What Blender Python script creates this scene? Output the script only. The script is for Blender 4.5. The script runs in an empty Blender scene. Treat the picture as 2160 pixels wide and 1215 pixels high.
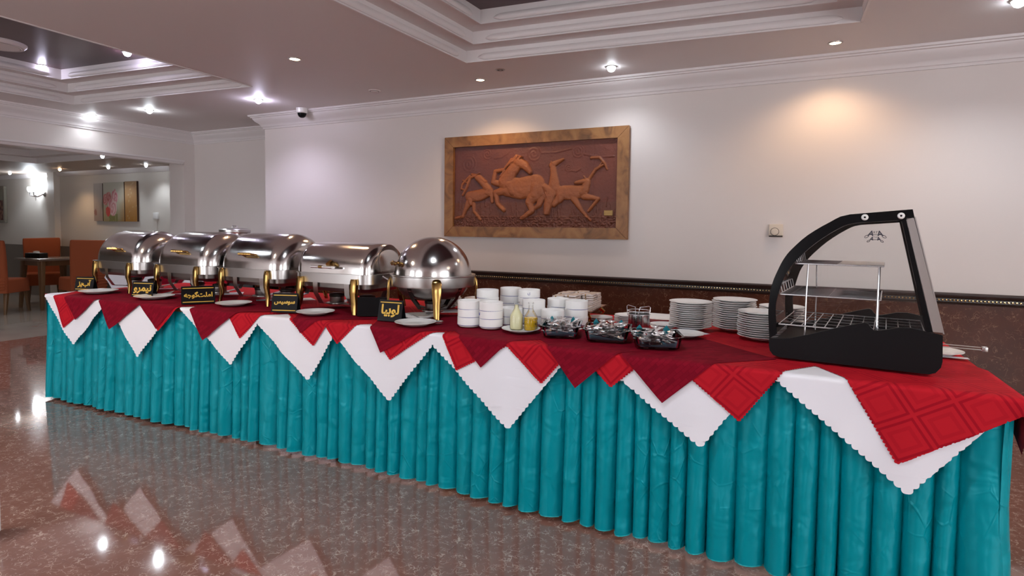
import bpy, bmesh, math, random
from mathutils import Vector, Matrix, noise
random.seed(7)
PI = math.pi
sc = bpy.context.scene
COL = sc.collection

# ------------------------------------------------------------------ camera
YAW, PITCH, ROLL, F, CY, H = .4520, .0527, -.0120, 1236.48, 551.08, 1.2642
fwd = Vector((-math.sin(YAW), math.cos(YAW), 0)); rgt = Vector((math.cos(YAW), math.sin(YAW), 0)); up = Vector((0, 0, 1))
f2 = fwd*math.cos(PITCH) - up*math.sin(PITCH); u2 = up*math.cos(PITCH) + fwd*math.sin(PITCH)
r3 = rgt*math.cos(ROLL) - u2*math.sin(ROLL); u3 = u2*math.cos(ROLL) + rgt*math.sin(ROLL)
cam = bpy.data.cameras.new('camera'); cam.sensor_width = 36; cam.lens = F/2160*36
cam.shift_y = -(607.5-CY)/2160; cam.clip_start = .05
co = bpy.data.objects.new('camera', cam); COL.objects.link(co)
co.matrix_world = Matrix(((r3.x, u3.x, -f2.x, 0), (r3.y, u3.y, -f2.y, 0), (r3.z, u3.z, -f2.z, H), (0, 0, 0, 1)))
sc.camera = co

# ------------------------------------------------------------------ world, exposure
w = bpy.data.worlds.new('daylight'); sc.world = w; w.use_nodes = True
bg = w.node_tree.nodes['Background']; bg.inputs[0].default_value = (.93, .96, 1, 1); bg.inputs[1].default_value = 6.0
vs = sc.view_settings; vs.view_transform = 'Standard'; vs.look = 'None'; vs.gamma = 1; vs.exposure = 0.25; vs.use_curve_mapping = False
cy = sc.cycles; cy.max_bounces = 6; cy.diffuse_bounces = 4; cy.glossy_bounces = 3; cy.transparent_max_bounces = 10; cy.caustics_reflective = False; cy.caustics_refractive = False; cy.use_light_tree = False
WARM, COOL, VIOLET = (1, .66, .38), (.86, .93, 1), (.80, .76, 1)
P_WARM, P_COOL, P_HID = 18, 22, 38

# ------------------------------------------------------------------ materials
MATS = {}
def lin(c): return tuple((x/12.92 if x <= .04045 else ((x+.055)/1.055)**2.4) for x in c)
def mat(name, col=(.8, .8, .8), rough=.5, metal=0, **kw):
    if name in MATS: return MATS[name]
    m = bpy.data.materials.new(name); m.use_nodes = True
    b = m.node_tree.nodes['Principled BSDF']
    b.inputs['Base Color'].default_value = (*col, 1); b.inputs['Roughness'].default_value = rough; b.inputs['Metallic'].default_value = metal
    for k, v in kw.items():
        b.inputs[k.replace('_', ' ')].default_value = v
    MATS[name] = m
    return m
class NT:
    def __init__(s, m): s.t = m.node_tree; s.b = s.t.nodes['Principled BSDF']
    def n(s, typ, **kw):
        x = s.t.nodes.new(typ)
        for k, v in kw.items():
            if k.startswith('i_'):
                kk = k[2:]; x.inputs[int(kk) if kk.isdigit() else kk.replace('_', ' ')].default_value = v
            else: setattr(x, k, v)
        return x
    def l(s, a, b): s.t.links.new(a, b)
    def math(s, op, a, b=None, clamp=False):
        x = s.n('ShaderNodeMath', operation=op); x.use_clamp = clamp
        for i, v in enumerate((a, b)):
            if v is None: continue
            if isinstance(v, (int, float)): x.inputs[i].default_value = v
            else: s.l(v, x.inputs[i])
        return x.outputs[0]
    def ramp(s, fac, stops):
        r = s.n('ShaderNodeValToRGB'); e = r.color_ramp.elements
        while len(e) < len(stops): e.new(.5)
        for q, (p, c) in zip(e, stops): q.position = p; q.color = (*c, 1)
        s.l(fac, r.inputs[0]); return r.outputs[0]
    def mix(s, fac, a, b):
        x = s.n('ShaderNodeMix', data_type='RGBA')
        for sock, v in ((x.inputs[0], fac), (x.inputs[6], a), (x.inputs[7], b)):
            if isinstance(v, (int, float)): sock.default_value = v
            elif isinstance(v, tuple): sock.default_value = (*v, 1)
            else: s.l(v, sock)
        return x.outputs[2]
    def bump(s, h, st=.3, d=.01):
        x = s.n('ShaderNodeBump'); x.inputs['Strength'].default_value = st; x.inputs['Distance'].default_value = d
        s.l(h, x.inputs['Height']); s.l(x.outputs[0], s.b.inputs['Normal'])
    def pos(s): return s.n('ShaderNodeNewGeometry').outputs['Position']
    def noise(s, vec, scale, detail=3, dist=0):
        x = s.n('ShaderNodeTexNoise'); x.inputs['Scale'].default_value = scale; x.inputs['Detail'].default_value = detail; x.inputs['Distortion'].default_value = dist
        if vec is not None: s.l(vec, x.inputs['Vector'])
        return x
def marble(name, base, base2, vein, scale, rough, rand=False, width=.03, amount=.5):
    m = mat(name, base, rough); t = NT(m)
    p = t.pos()
    if rand:
        a = t.n('ShaderNodeObjectInfo').outputs['Random']; v = t.n('ShaderNodeVectorMath', operation='ADD')
        c = t.n('ShaderNodeCombineXYZ'); t.l(t.math('MULTIPLY', a, 9.0), c.inputs[0]); t.l(t.math('MULTIPLY', a, 5.0), c.inputs[1])
        t.l(p, v.inputs[0]); t.l(c.outputs[0], v.inputs[1]); p = v.outputs[0]
    nz = t.noise(p, scale*1.3, 2); v = t.n('ShaderNodeVectorMath', operation='MULTIPLY_ADD'); t.l(nz.outputs['Color'], v.inputs[0]); v.inputs[1].default_value = (.16, .16, .16); t.l(p, v.inputs[2])
    vo = t.n('ShaderNodeTexVoronoi', feature='DISTANCE_TO_EDGE'); vo.inputs['Scale'].default_value = scale; t.l(v.outputs[0], vo.inputs['Vector'])
    vo2 = t.n('ShaderNodeTexVoronoi', feature='DISTANCE_TO_EDGE'); vo2.inputs['Scale'].default_value = scale*2.3; t.l(v.outputs[0], vo2.inputs['Vector'])
    l1 = t.math('LESS_THAN', vo.outputs['Distance'], width); l2 = t.math('LESS_THAN', vo2.outputs['Distance'], width*1.2)
    msk = t.ramp(t.noise(p, scale*1.1, 2).outputs['Fac'], [(.46, (0, 0, 0)), (.6, (1, 1, 1))])
    msk2 = t.ramp(t.noise(p, scale*1.9, 1).outputs['Fac'], [(.5, (0, 0, 0)), (.62, (1, 1, 1))])
    f = t.math('MAXIMUM', t.math('MULTIPLY', l1, msk), t.math('MULTIPLY', l2, msk2))
    f = t.math('MULTIPLY', f, amount)
    b = t.mix(t.noise(p, scale*.5, 3).outputs['Fac'], base, base2)
    t.l(t.mix(f, b, vein), t.b.inputs['Base Color'])
    return m
def fabric(name, col, rough=.8, scale=900, st=.15, **kw):
    m = mat(name, col, rough, **kw); t = NT(m); t.bump(t.noise(t.pos(), scale, 1).outputs['Fac'], st, .002); return m

M_floor = MF = marble('red_brown_marble', (.185, .082, .063), (.28, .145, .115), (.62, .48, .41), 15, .055, True, .028, .62)
MF.node_tree.nodes['Principled BSDF'].inputs['IOR'].default_value = 1.95
M_wains = marble('dark_marble', (.050, .014, .008), (.115, .036, .02), (.32, .18, .11), 12, .22, False, .018, .5)
M_wains.node_tree.nodes['Principled BSDF'].inputs['Specular IOR Level'].default_value = .22
M_beige = mat('beige_floor_stone', (.34, .29, .24), .12); t = NT(M_beige); t.l(t.mix(t.noise(t.pos(), 3, 6).outputs['Fac'], (.28, .235, .2), (.42, .36, .31)), t.b.inputs['Base Color'])
M_grout = mat('grout', (.12, .06, .045), .8)
M_wall = mat('wall_paint', (.70, .64, .615), .45)
M_ceil = mat('ceiling_paint', (.72, .675, .67), .55)
M_trim = mat('white_plaster', (.74, .70, .70), .4)
M_plum = mat('plum_paint', (.085, .045, .05), .3, 0, Specular_IOR_Level=.25)
M_rail = mat('dark_wood_rail', (.022, .010, .008), .3)
M_bead = mat('gold_bead', (.62, .48, .26), .25, 1)
M_white = mat('white_cloth', (.80, .80, .86), .75, 0, Specular_IOR_Level=.1); t = NT(M_white); t.bump(t.noise(t.pos(), 7, 1).outputs['Fac'], .25, .02)
M_porc = mat('white_porcelain', (.82, .81, .80), .12)
M_blue = mat('blue_glaze', (.05, .06, .30), .2)
M_steel = mat('polished_steel', (.62, .60, .59), .13, 1); t = NT(M_steel)
tc = t.n('ShaderNodeTexCoord'); mp = t.n('ShaderNodeMapping'); mp.inputs['Scale'].default_value = (2, 90, 90); t.l(tc.outputs['Object'], mp.inputs[0])
t.bump(t.noise(mp.outputs[0], 6, 3).outputs['Fac'], .04, .004)
t.l(t.ramp(t.noise(tc.outputs['Object'], 9, 4).outputs['Fac'], [(.3, (.10, .10, .10)), (.7, (.2, .2, .2))]), t.b.inputs['Roughness'])
M_brush = mat('brushed_steel', (.50, .48, .47), .3, 1)
M_pan = mat('dull_steel', (.30, .27, .26), .35, 1)
M_gold = mat('brass', (.37, .225, .075), .17, 1)
M_chrome = mat('chrome_wire', (.82, .82, .84), .22, .85)
M_black = mat('black_gloss', (.006, .006, .007), .12, 0, Specular_IOR_Level=.16)
M_blackm = mat('black_matte', (.007, .006, .007), .5, 0, Specular_IOR_Level=.12)
M_goldp = mat('gold_print', (.72, .44, .04), .4)
M_dark = mat('dark_metal', (.03, .025, .022), .4, .6)
M_orange = fabric('orange_slipcover', (.34, .075, .024), .85, 500, .2)
M_wood = mat('dark_oak', (.12, .06, .025), .45); t = NT(M_wood)
tc = t.n('ShaderNodeTexCoord'); mp = t.n('ShaderNodeMapping'); mp.inputs['Scale'].default_value = (30, 30, 2); t.l(tc.outputs['Object'], mp.inputs[0])
t.l(t.mix(t.noise(mp.outputs[0], 1.5, 4).outputs['Fac'], (.07, .035, .015), (.22, .11, .045)), t.b.inputs['Base Color'])
M_frame = mat('brown_frame_wood', (.25, .11, .035), .45); t = NT(M_frame)
t.l(t.ramp(t.noise(t.pos(), 7, 6, 1.2).outputs['Fac'], [(.25, (.10, .038, .012)), (.5, (.27, .115, .034)), (.75, (.36, .17, .055))]), t.b.inputs['Base Color'])
t.bump(t.noise(t.pos(), 40, 3).outputs['Fac'], .2, .004)
M_terra = mat('terracotta', (.36, .11, .045), .5); t = NT(M_terra)
at = t.n('ShaderNodeVertexColor', layer_name='pig'); t.l(at.outputs[0], t.b.inputs['Base Color']); t.bump(t.noise(t.pos(), 40, 6).outputs['Fac'], .8, .008)
M_paint = mat('painted_canvas', (.5, .5, .5), .55); t = NT(M_paint); at = t.n('ShaderNodeVertexColor', layer_name='pig'); t.l(at.outputs[0], t.b.inputs['Base Color'])
M_teal = mat('teal_satin', (.0, .25, .31), .30, 0, Specular_IOR_Level=.5, Specular_Tint=(.25, .9, 1, 1)); t = NT(M_teal)
p = t.pos(); mp = t.n('ShaderNodeMapping'); mp.inputs['Scale'].default_value = (4, 4, 3.2); mp.inputs['Rotation'].default_value = (.4, .9, .2); t.l(p, mp.inputs[0])
vo = t.n('ShaderNodeTexVoronoi', feature='DISTANCE_TO_EDGE'); vo.inputs['Scale'].default_value = 2.4; vo.inputs['Randomness'].default_value = 1; t.l(mp.outputs[0], vo.inputs['Vector'])
cr = t.math('MULTIPLY', t.math('SUBTRACT', 1, t.math('MULTIPLY', vo.outputs['Distance'], 26), True), t.ramp(t.noise(p, 3.5, 2).outputs['Fac'], [(.48, (0, 0, 0)), (.65, (1, 1, 1))]))
t.bump(t.math('ADD', t.math('MULTIPLY', cr, .10), t.noise(p, 7, 2, .8).outputs['Fac']), .7, .02)
M_cream = mat('cream_dressing', (.88, .84, .52), .3)
M_oil = mat('yellow_oil', (.85, .52, .01), .15)
M_napk = fabric('blue_grey_napkin', (.11, .26, .34), .8)
M_tealn = fabric('teal_napkin', (.02, .26, .32), .8)
M_tissue = mat('white_paper', (.8, .79, .77), .8)
M_packet = mat('pink_white_paper', (.62, .54, .52), .6)
M_packtop = mat('tan_paper', (.60, .46, .36), .6); t = NT(M_packtop); t.l(t.ramp(t.noise(t.pos(), 45, 3).outputs['Fac'], [(.38, (.42, .26, .14)), (.52, (.66, .54, .46)), (.7, (.72, .62, .55))]), t.b.inputs['Base Color'])
M_copper = mat('tarnished_tray', (.42, .26, .18), .28, 1)
M_beigep = mat('ivory_plastic', (.66, .57, .47), .35)
M_gwall = mat('far_wall_paint', (.66, .62, .575), .5)
M_gwains = mat('grey_brown_dado', (.14, .11, .09), .3)
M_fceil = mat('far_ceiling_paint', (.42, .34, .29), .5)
def emis(name, col, st):
    m = mat(name, (0, 0, 0), .5); b = m.node_tree.nodes['Principled BSDF']; b.inputs['Emission Color'].default_value = (*col, 1); b.inputs['Emission Strength'].default_value = st; return m
M_ew, M_ec, M_ev = emis('warm_lamp', WARM, 30), emis('cool_lamp', COOL, 40), emis('violet_lamp', VIOLET, 40)
def glass(name, tint=(1, 1, 1), refl=1.0, rough=.01):
    m = bpy.data.materials.new(name); m.use_nodes = True; nt = m.node_tree; nt.nodes.clear()
    o = nt.nodes.new('ShaderNodeOutputMaterial'); a = nt.nodes.new('ShaderNodeBsdfTransparent'); g = nt.nodes.new('ShaderNodeBsdfGlossy'); fr = nt.nodes.new('ShaderNodeFresnel'); mx = nt.nodes.new('ShaderNodeMixShader')
    a.inputs[0].default_value = (*tint, 1); g.inputs['Roughness'].default_value = rough; fr.inputs[0].default_value = 1.45
    mul = nt.nodes.new('ShaderNodeMath'); mul.operation = 'MULTIPLY'; mul.inputs[1].default_value = refl; nt.links.new(fr.outputs[0], mul.inputs[0])
    nt.links.new(mul.outputs[0], mx.inputs[0]); nt.links.new(a.outputs[0], mx.inputs[1]); nt.links.new(g.outputs[0], mx.inputs[2]); nt.links.new(mx.outputs[0], o.inputs[0])
    MATS[name] = m; return m
M_glass = glass('clear_glass', (.94, .95, .95), 1.3)
M_glassb = glass('dish_glass', (.95, .97, .97), 1.1, .02)
M_glassbot = glass('bottle_glass', (.985, .99, .985), .6)
# damask cloths: the square pattern is woven tone on tone, in the cloth's own coordinates
def damask(name, col, dark, cell):
    m = mat(name, col, .75, 0, Specular_IOR_Level=.06); t = NT(m)
    uv = t.n('ShaderNodeUVMap').outputs[0]; sx = t.n('ShaderNodeSeparateXYZ'); t.l(uv, sx.inputs[0])
    a = t.math('ABSOLUTE', t.math('SUBTRACT', t.math('FRACT', t.math('DIVIDE', sx.outputs[0], cell)), .5)); b = t.math('ABSOLUTE', t.math('SUBTRACT', t.math('FRACT', t.math('DIVIDE', sx.outputs[1], cell)), .5))
    mx = t.math('MAXIMUM', a, b)
    band = t.math('MULTIPLY', t.math('GREATER_THAN', mx, .20), t.math('LESS_THAN', mx, .29)); line = t.math('MULTIPLY', t.math('GREATER_THAN', mx, .39), t.math('LESS_THAN', mx, .455))
    f = t.math('MAXIMUM', t.math('MULTIPLY', band, .28), t.math('MULTIPLY', line, .75))
    t.l(t.mix(f, col, dark), t.b.inputs['Base Color'])
    t.bump(f, -.12, .003)
    return m
M_red = damask('red_damask', (.46, .012, .022), (.27, .004, .014), .125)
M_redp = fabric('red_table_cover', (.50, .016, .022), .75, 700, .15, Specular_IOR_Level=.08)
M_maroon = mat('maroon_quilt', (.19, .006, .016), .8, 0, Specular_IOR_Level=.05); t = NT(M_maroon)
uv = t.n('ShaderNodeUVMap').outputs[0]; br = t.n('ShaderNodeTexBrick'); t.l(uv, br.inputs['Vector']); br.inputs['Scale'].default_value = 1
br.inputs['Brick Width'].default_value = .040; br.inputs['Row Height'].default_value = .016; br.inputs['Mortar Size'].default_value = .0016; br.inputs['Mortar Smooth'].default_value = .6
br.inputs['Color1'].default_value = (.225, .006, .019, 1); br.inputs['Color2'].default_value = (.150, .004, .013, 1); br.inputs['Mortar'].default_value = (.165, .004, .014, 1)
t.l(br.outputs['Color'], t.b.inputs['Base Color']); t.bump(br.outputs['Fac'], -.2, .003)

# ------------------------------------------------------------------ mesh builder
class MB:
    def __init__(s): s.v = []; s.f = []
    def add(s, vs, fs):
        o = len(s.v); s.v += [tuple(v) for v in vs]; s.f += [tuple(i+o for i in f) for f in fs]; return s
    def box(s, x0, y0, z0, x1, y1, z1):
        return s.add([(x0, y0, z0), (x1, y0, z0), (x1, y1, z0), (x0, y1, z0), (x0, y0, z1), (x1, y0, z1), (x1, y1, z1), (x0, y1, z1)],
                     [(0, 3, 2, 1), (4, 5, 6, 7), (0, 1, 5, 4), (1, 2, 6, 5), (2, 3, 7, 6), (3, 0, 4, 7)])
    def rbox(s, x0, y0, z0, x1, y1, z1, r=.01, seg=2):
        bm = bmesh.new(); bmesh.ops.create_cube(bm, size=1)
        for v in bm.verts: v.co = Vector(((x0+x1)/2+v.co.x*(x1-x0), (y0+y1)/2+v.co.y*(y1-y0), (z0+z1)/2+v.co.z*(z1-z0)))
        bmesh.ops.bevel(bm, geom=bm.edges[:], offset=r, segments=seg, affect='EDGES', profile=.5)
        bm.verts.index_update(); s.add([v.co[:] for v in bm.verts], [[v.index for v in f.verts] for f in bm.faces]); bm.free(); return s
    def prism(s, pts, a, b, axis='y'):
        n = len(pts); m = {'y': lambda p, t: (p[0], t, p[1]), 'z': lambda p, t: (p[0], p[1], t), 'x': lambda p, t: (t, p[0], p[1])}[axis]
        vs = [m(p, a) for p in pts] + [m(p, b) for p in pts]
        return s.add(vs, [tuple(range(n)), tuple(range(2*n-1, n-1, -1))] + [((i+1) % n, i, i+n, (i+1) % n+n) for i in range(n)])
    def tube(s, path, r, n=8, closed=False, flat=1):
        P = [Vector(p) for p in path]; k = len(P); rs = r if isinstance(r, (list, tuple)) else [r]*k; vs = []
        prev = None
        for i, p in enumerate(P):
            a = P[i-1] if (i > 0 or closed) else p; b = P[(i+1) % k] if (i < k-1 or closed) else p
            d = (b-a).normalized()
            ref = prev if prev is not None else (Vector((0, 0, 1)) if abs(d.z) < .9 else Vector((0, 1, 0)))
            u = (ref - d*ref.dot(d)).normalized(); prev = u; q = d.cross(u)
            for j in range(n):
                c = 2*PI*j/n; vs.append(p + u*math.cos(c)*rs[i]*flat + q*math.sin(c)*rs[i])
        fs = []
        for i in range(k if closed else k-1):
            o, o2 = i*n, ((i+1) % k)*n
            fs += [(o+j, o+(j+1) % n, o2+(j+1) % n, o2+j) for j in range(n)]
        if not closed: fs += [tuple(range(n-1, -1, -1)), tuple(range((k-1)*n, k*n))]
        return s.add(vs, fs)
    def lathe(s, prof, n=24, c=(0, 0, 0), arc=2*PI):
        vs = []; full = arc > 6.28; m = n if full else n+1
        for r, z in prof:
            for j in range(m):
                a = arc*j/n; vs.append((c[0]+r*math.cos(a), c[1]+r*math.sin(a), c[2]+z))
        fs = []
        for i in range(len(prof)-1):
            for j in range(n):
                k = (j+1) % m; fs.append((i*m+j, i*m+k, (i+1)*m+k, (i+1)*m+j))
        return s.add(vs, fs)
    def loft(s, rings, cap=True, close=True):
        n = len(rings[0]); vs = [v for r in rings for v in r]; fs = []
        for i in range(len(rings)-1):
            for j in range(n if close else n-1): fs.append((i*n+j, i*n+(j+1) % n, (i+1)*n+(j+1) % n, (i+1)*n+j))
        if cap: fs += [tuple(range(n-1, -1, -1)), tuple(range((len(rings)-1)*n, len(rings)*n))]
        return s.add(vs, fs)
    def sphere(s, c, r, n=10, m=6, z0=-1, sz=1):
        prof = []
        for i in range(m+1):
            a = -PI/2*(1 if z0 < -.5 else 0) + (PI if z0 < -.5 else PI/2)*i/m
            prof.append((max(1e-5, r*math.cos(a)), r*math.sin(a)*sz))
        return s.lathe(prof, n, c)
    def mesh(s, name, m, smooth=True, ang=32):
        me = bpy.data.meshes.new(name); me.from_pydata(s.v, [], s.f); me.update()
        bm = bmesh.new(); bm.from_mesh(me); bmesh.ops.recalc_face_normals(bm, faces=bm.faces[:]); bm.to_mesh(me); bm.free()
        if m: me.materials.append(m)
        if smooth:
            me.polygons.foreach_set('use_smooth', [True]*len(me.polygons)); me.set_sharp_from_angle(angle=math.radians(ang))
        return me
    def obj(s, name, m, parent=None, loc=(0, 0, 0), rz=0, **kw):
        return link(name, s.mesh(name, m, **kw), parent, loc, rz)
def link(name, data, parent=None, loc=(0, 0, 0), rz=0):
    o = bpy.data.objects.new(name, data); COL.objects.link(o); o.parent = parent; o.location = loc; o.rotation_euler = (0, 0, rz); return o
def tag(o, label, cat, group=None):
    o['label'] = label; o['category'] = cat
    if group: o['group'] = group
    return o
def thing(name, label, cat, loc=(0, 0, 0), rz=0, group=None):
    return tag(link(name, None, None, loc, rz), label, cat, group)
def struct(o): o['kind'] = 'structure'; return o
def copy_tree(o, parent=None):
    c = o.copy(); COL.objects.link(c); c.parent = parent
    for ch in list(o.children): copy_tree(ch, c)
    return c
def place(o, loc, rz=0): o.location = loc; o.rotation_euler = (0, 0, rz); return o
def rrect(hx, hy, r, n=6):
    pts = []
    for cx, cy, a0 in ((hx-r, hy-r, 0), (-hx+r, hy-r, 90), (-hx+r, -hy+r, 180), (hx-r, -hy+r, 270)):
        for i in range(n+1):
            a = math.radians(a0+90*i/n); pts.append((cx+r*math.cos(a), cy+r*math.sin(a)))
    return pts
def ring(hx, hy, r, z, n=6): return [(x, y, z) for x, y in rrect(hx, hy, r, n)]
def text_mesh(body, size, off=0, extr=.0006, mtx=None, m=None, align='CENTER'):
    c = bpy.data.curves.new('t', 'FONT'); c.body = body; c.size = size; c.offset = off; c.extrude = extr; c.align_x = align; c.align_y = 'CENTER'; c.resolution_u = 3
    o = bpy.data.objects.new('t', c); COL.objects.link(o); bpy.context.view_layer.update()
    me = bpy.data.meshes.new_from_object(o.evaluated_get(bpy.context.evaluated_depsgraph_get())); bpy.data.objects.remove(o); bpy.data.curves.remove(c)
    if mtx: me.transform(mtx)
    me.materials.clear(); me.materials.append(m); return me
def lamp(name, typ, loc, power, col, parent=None, size=.03, spot=None, blend=.6):
    l = bpy.data.lights.new(name, typ); l.energy = power; l.color = col; l.shadow_soft_size = size
    if typ == 'SPOT': l.spot_size = math.radians(spot); l.spot_blend = blend
    return link(name, l, parent, loc)

# ------------------------------------------------------------------ room shell
ZC, YW, YR, XL, XC = 2.516, 4.796, 5.326, -7.40, -5.455
XR_, YB_ = 4.5, -4.0
XJ, YJ, ZH = -7.70, 5.17, 2.11           # opening into the dining room beyond
FW, FX, FZ = 5.70, -14.2, 2.16           # far room: wall, end, ceiling
o = struct(MB().box(-7.69, YB_, -.06, XR_, 5.4, -.010).obj('floor', M_grout))
tw = .65; tm = MB().rbox(0, 0, -.0095, tw-.0006, tw-.0006, 0, .0003, 1).mesh('tile', M_floor, smooth=False)
for i in range(19):
    for j in range(15):
        x, y = -7.69+i*tw, YB_+j*tw
        if y > 4.75 and x > XC: continue
        link('tile', tm, o, (x, y, 0))
struct(MB().box(FX, -1, -.06, -7.69, FW, 0).obj('floor_far', M_beige))
# walls
struct(MB().box(XC, YW, 0, XR_+.15, YW+.15, 2.7).obj('wall_back', M_wall))
struct(MB().box(XC, YW+.15, 0, XC+.12, YR+.12, 2.7).obj('wall_return', M_wall))
struct(MB().box(XJ, YR, 0, XC+.1, YR+.12, 2.7).obj('wall_recess', M_wall))
wl = MB().box(XJ, YJ, 0, XL, YR, 2.7).box(XJ, -1.0, ZH, XL, YJ, 2.7).box(XJ, YB_, 0, XL, -1.0, 2.7); struct(wl.obj('wall_left', M_wall))
wf = MB(); wins = [(-6.9, -4.9), (-3.9, -1.9), (2.4, 4.2)]; xs = XL-.3; SILL, HEAD = .45, 2.33
for a, b in wins: wf.box(xs, YB_-.15, 0, a, YB_, 2.7); wf.box(a, YB_-.15, 0, b, YB_, SILL); wf.box(a, YB_-.15, HEAD, b, YB_, 2.7); xs = b
wf.box(xs, YB_-.15, 0, XR_+.15, YB_, 2.7); struct(wf.obj('wall_front', M_wall))
R0, R1 = -1.6, 1.4
struct(MB().box(XR_, YB_, 0, XR_+.15, R0, 2.7).box(XR_, R1, 0, XR_+.15, YW, 2.7).box(XR_, R0, 0, XR_+.15, R1, SILL).box(XR_, R0, HEAD, XR_+.15, R1, 2.7).obj('wall_right', M_wall))
for k, (a, b) in enumerate(wins+[(R0, R1)]):
    fr = MB(); w_ = b-a; h_ = HEAD-SILL
    fr.box(-w_/2, -.03, 0, -w_/2+.06, .03, h_).box(w_/2-.06, -.03, 0, w_/2, .03, h_).box(-w_/2, -.03, 0, w_/2, .03, .06).box(-w_/2, -.03, h_-.06, w_/2, .03, h_)
    wo = struct(fr.obj('window_%d' % (k+1), M_trim, None, ((a+b)/2, YB_-.07, SILL) if k < 3 else (XR_+.07, (a+b)/2, SILL), 0 if k < 3 else PI/2))
    pl = bpy.data.lights.new('window_portal', 'AREA'); pl.shape = 'RECTANGLE'; pl.size = b-a; pl.size_y = h_; pl.cycles.is_portal = True
    po = link('window_portal', pl, None, ((a+b)/2, YB_-.02, SILL+h_/2) if k < 3 else (XR_+.02, (a+b)/2, SILL+h_/2)); po.rotation_euler = (PI/2, 0, 0 if k < 3 else PI/2)
# crown moulding swept round the room with mitres
def sweep(path, prof, m, name, closed=False):
    P = [Vector(p) for p in path]; k = len(P); rings = []
    for i, p in enumerate(P):
        a = (p-P[i-1]).normalized() if (i > 0 or closed) else None; b = (P[(i+1) % k]-p).normalized() if (i < k-1 or closed) else None
        a = a or b; b = b or a
        na, nb = Vector((a.y, -a.x)), Vector((b.y, -b.x)); mt = (na+nb)/(1+na.dot(nb))
        rings.append([(p.x+mt.x*o_, p.y+mt.y*o_, z) for o_, z in prof])
    if closed: rings.append(rings[0])
    return struct(MB().loft(rings, cap=not closed).obj(name, m))
cp = [(0, 2.370), (.012, 2.370), (.018, 2.388), (.026, 2.392), (.030, 2.408), (.044, 2.425), (.075, 2.450), (.092, 2.476), (.094, 2.484), (.108, 2.487), (.110, 2.497), (.124, 2.500), (.128, ZC), (0, ZC)]
sweep([(XL, YB_), (XL, YR), (XC, YR), (XC, YW), (XR_, YW), (XR_, YB_)], cp, M_trim, 'trim_1', True)
hp = [(0, 2.085), (.02, 2.09), (.035, 2.115), (.05, 2.12), (.05, 2.14), (0, 2.14)]
struct(MB().loft([[(XL+o_, y, z) for o_, z in hp] for y in (-1.0, YJ-.02)]).obj('trim_2', M_trim))
# ceiling with two stepped coffers
QR = [(-2.277, 3.860), (.300, 4.052), (.42, -1.2), (-2.50, -1.2)]
QL = [(-6.793, 3.548), (-4.405, 3.736), (-4.27, -1.0), (-6.86, -1.0)]
bm = bmesh.new(); outer = [(XL, YB_), (XR_, YB_), (XR_, YW), (XC, YW), (XC, YR), (XL, YR)]; es = []
for loop in (outer, QR, QL):
    vs = [bm.verts.new((x, y, ZC)) for x, y in loop]; es += [bm.edges.new((vs[i], vs[(i+1) % len(vs)])) for i in range(len(vs))]
bmesh.ops.triangle_fill(bm, use_beauty=True, edges=es)
me = bpy.data.meshes.new('ceiling'); bm.to_mesh(me); bm.free(); me.materials.append(M_ceil); CE = struct(link('ceiling', me))
struct(MB().box(XJ, YB_, 2.95, XR_, YR, 3.0).obj('ceiling_slab', M_ceil))
def inset(q, d):
    c = []; n = len(q); area = sum(q[i][0]*q[(i+1) % n][1]-q[(i+1) % n][0]*q[i][1] for i in range(n)); sg = 1 if area > 0 else -1
    for i in range(n):
        p, a, b = Vector(q[i]), (Vector(q[i])-Vector(q[i-1])).normalized(), (Vector(q[(i+1) % n])-Vector(q[i])).normalized()
        na, nb = Vector((-a.y, a.x))*sg, Vector((-b.y, b.x))*sg; mt = (na+nb)/(1+na.dot(nb)); c.append((p.x+mt.x*d, p.y+mt.y*d))
    return c
def coffer(q, name):
    root = struct(link(name, None)); z = ZC
    for k in range(3):
        a = inset(q, k*.135); b = inset(q, (k+1)*.135); hgt = .085 if k < 2 else .095
        r = MB(); r.loft([[(x, y, z) for x, y in a], [(x, y, z+hgt) for x, y in a]], cap=False); r.obj('riser', M_trim, root, smooth=False)
        if k < 2:
            l = MB(); l.loft([[(x, y, z+hgt) for x, y in a], [(x, y, z+hgt) for x, y in b]], cap=False); l.obj('ledge', M_ceil, root, smooth=False)
        for i in range(4):
            p, s_ = Vector(a[i]), Vector(a[(i+1) % 4]); d = (s_-p).normalized(); nn = Vector((-d.y, d.x))
            if nn.dot(Vector(((q[0][0]+q[2][0])/2, (q[0][1]+q[2][1])/2))-p) < 0: nn = -nn
            L = (s_-p).length; m = MB(); rg = []
            for tt, sc_ in ((.10, .15), (.12, .55), (.15, .9), (.19, 1), (L-.19, 1), (L-.15, .9), (L-.12, .55), (L-.10, .15)):
                rg.append([(p.x+d.x*tt+nn.x*.020*sc_*math.sin(PI*u/6), p.y+d.y*tt+nn.y*.020*sc_*math.sin(PI*u/6), z+.030-.026*sc_*math.cos(PI*u/6)) for u in range(7)])
            m.loft(rg).obj('molding', M_trim, root)
            e = MB(); e.loft([[(p.x+d.x*tt+nn.x*o_, p.y+d.y*tt+nn.y*o_, z+zz) for o_, zz in ((-.004, -.006), (.009, -.006), (.009, .004), (-.004, .004))] for tt in (-.003, L+.003)]).obj('lip', M_trim, root)
        z += hgt
    a = inset(q, 2*.135); tp = MB(); tp.add([(x, y, z) for x, y in a], [(0, 1, 2, 3)]); tp.obj('panel', M_plum, root, smooth=False)
    return z
ZP = coffer(QR, 'trim_3'); coffer(QL, 'trim_4')
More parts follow.
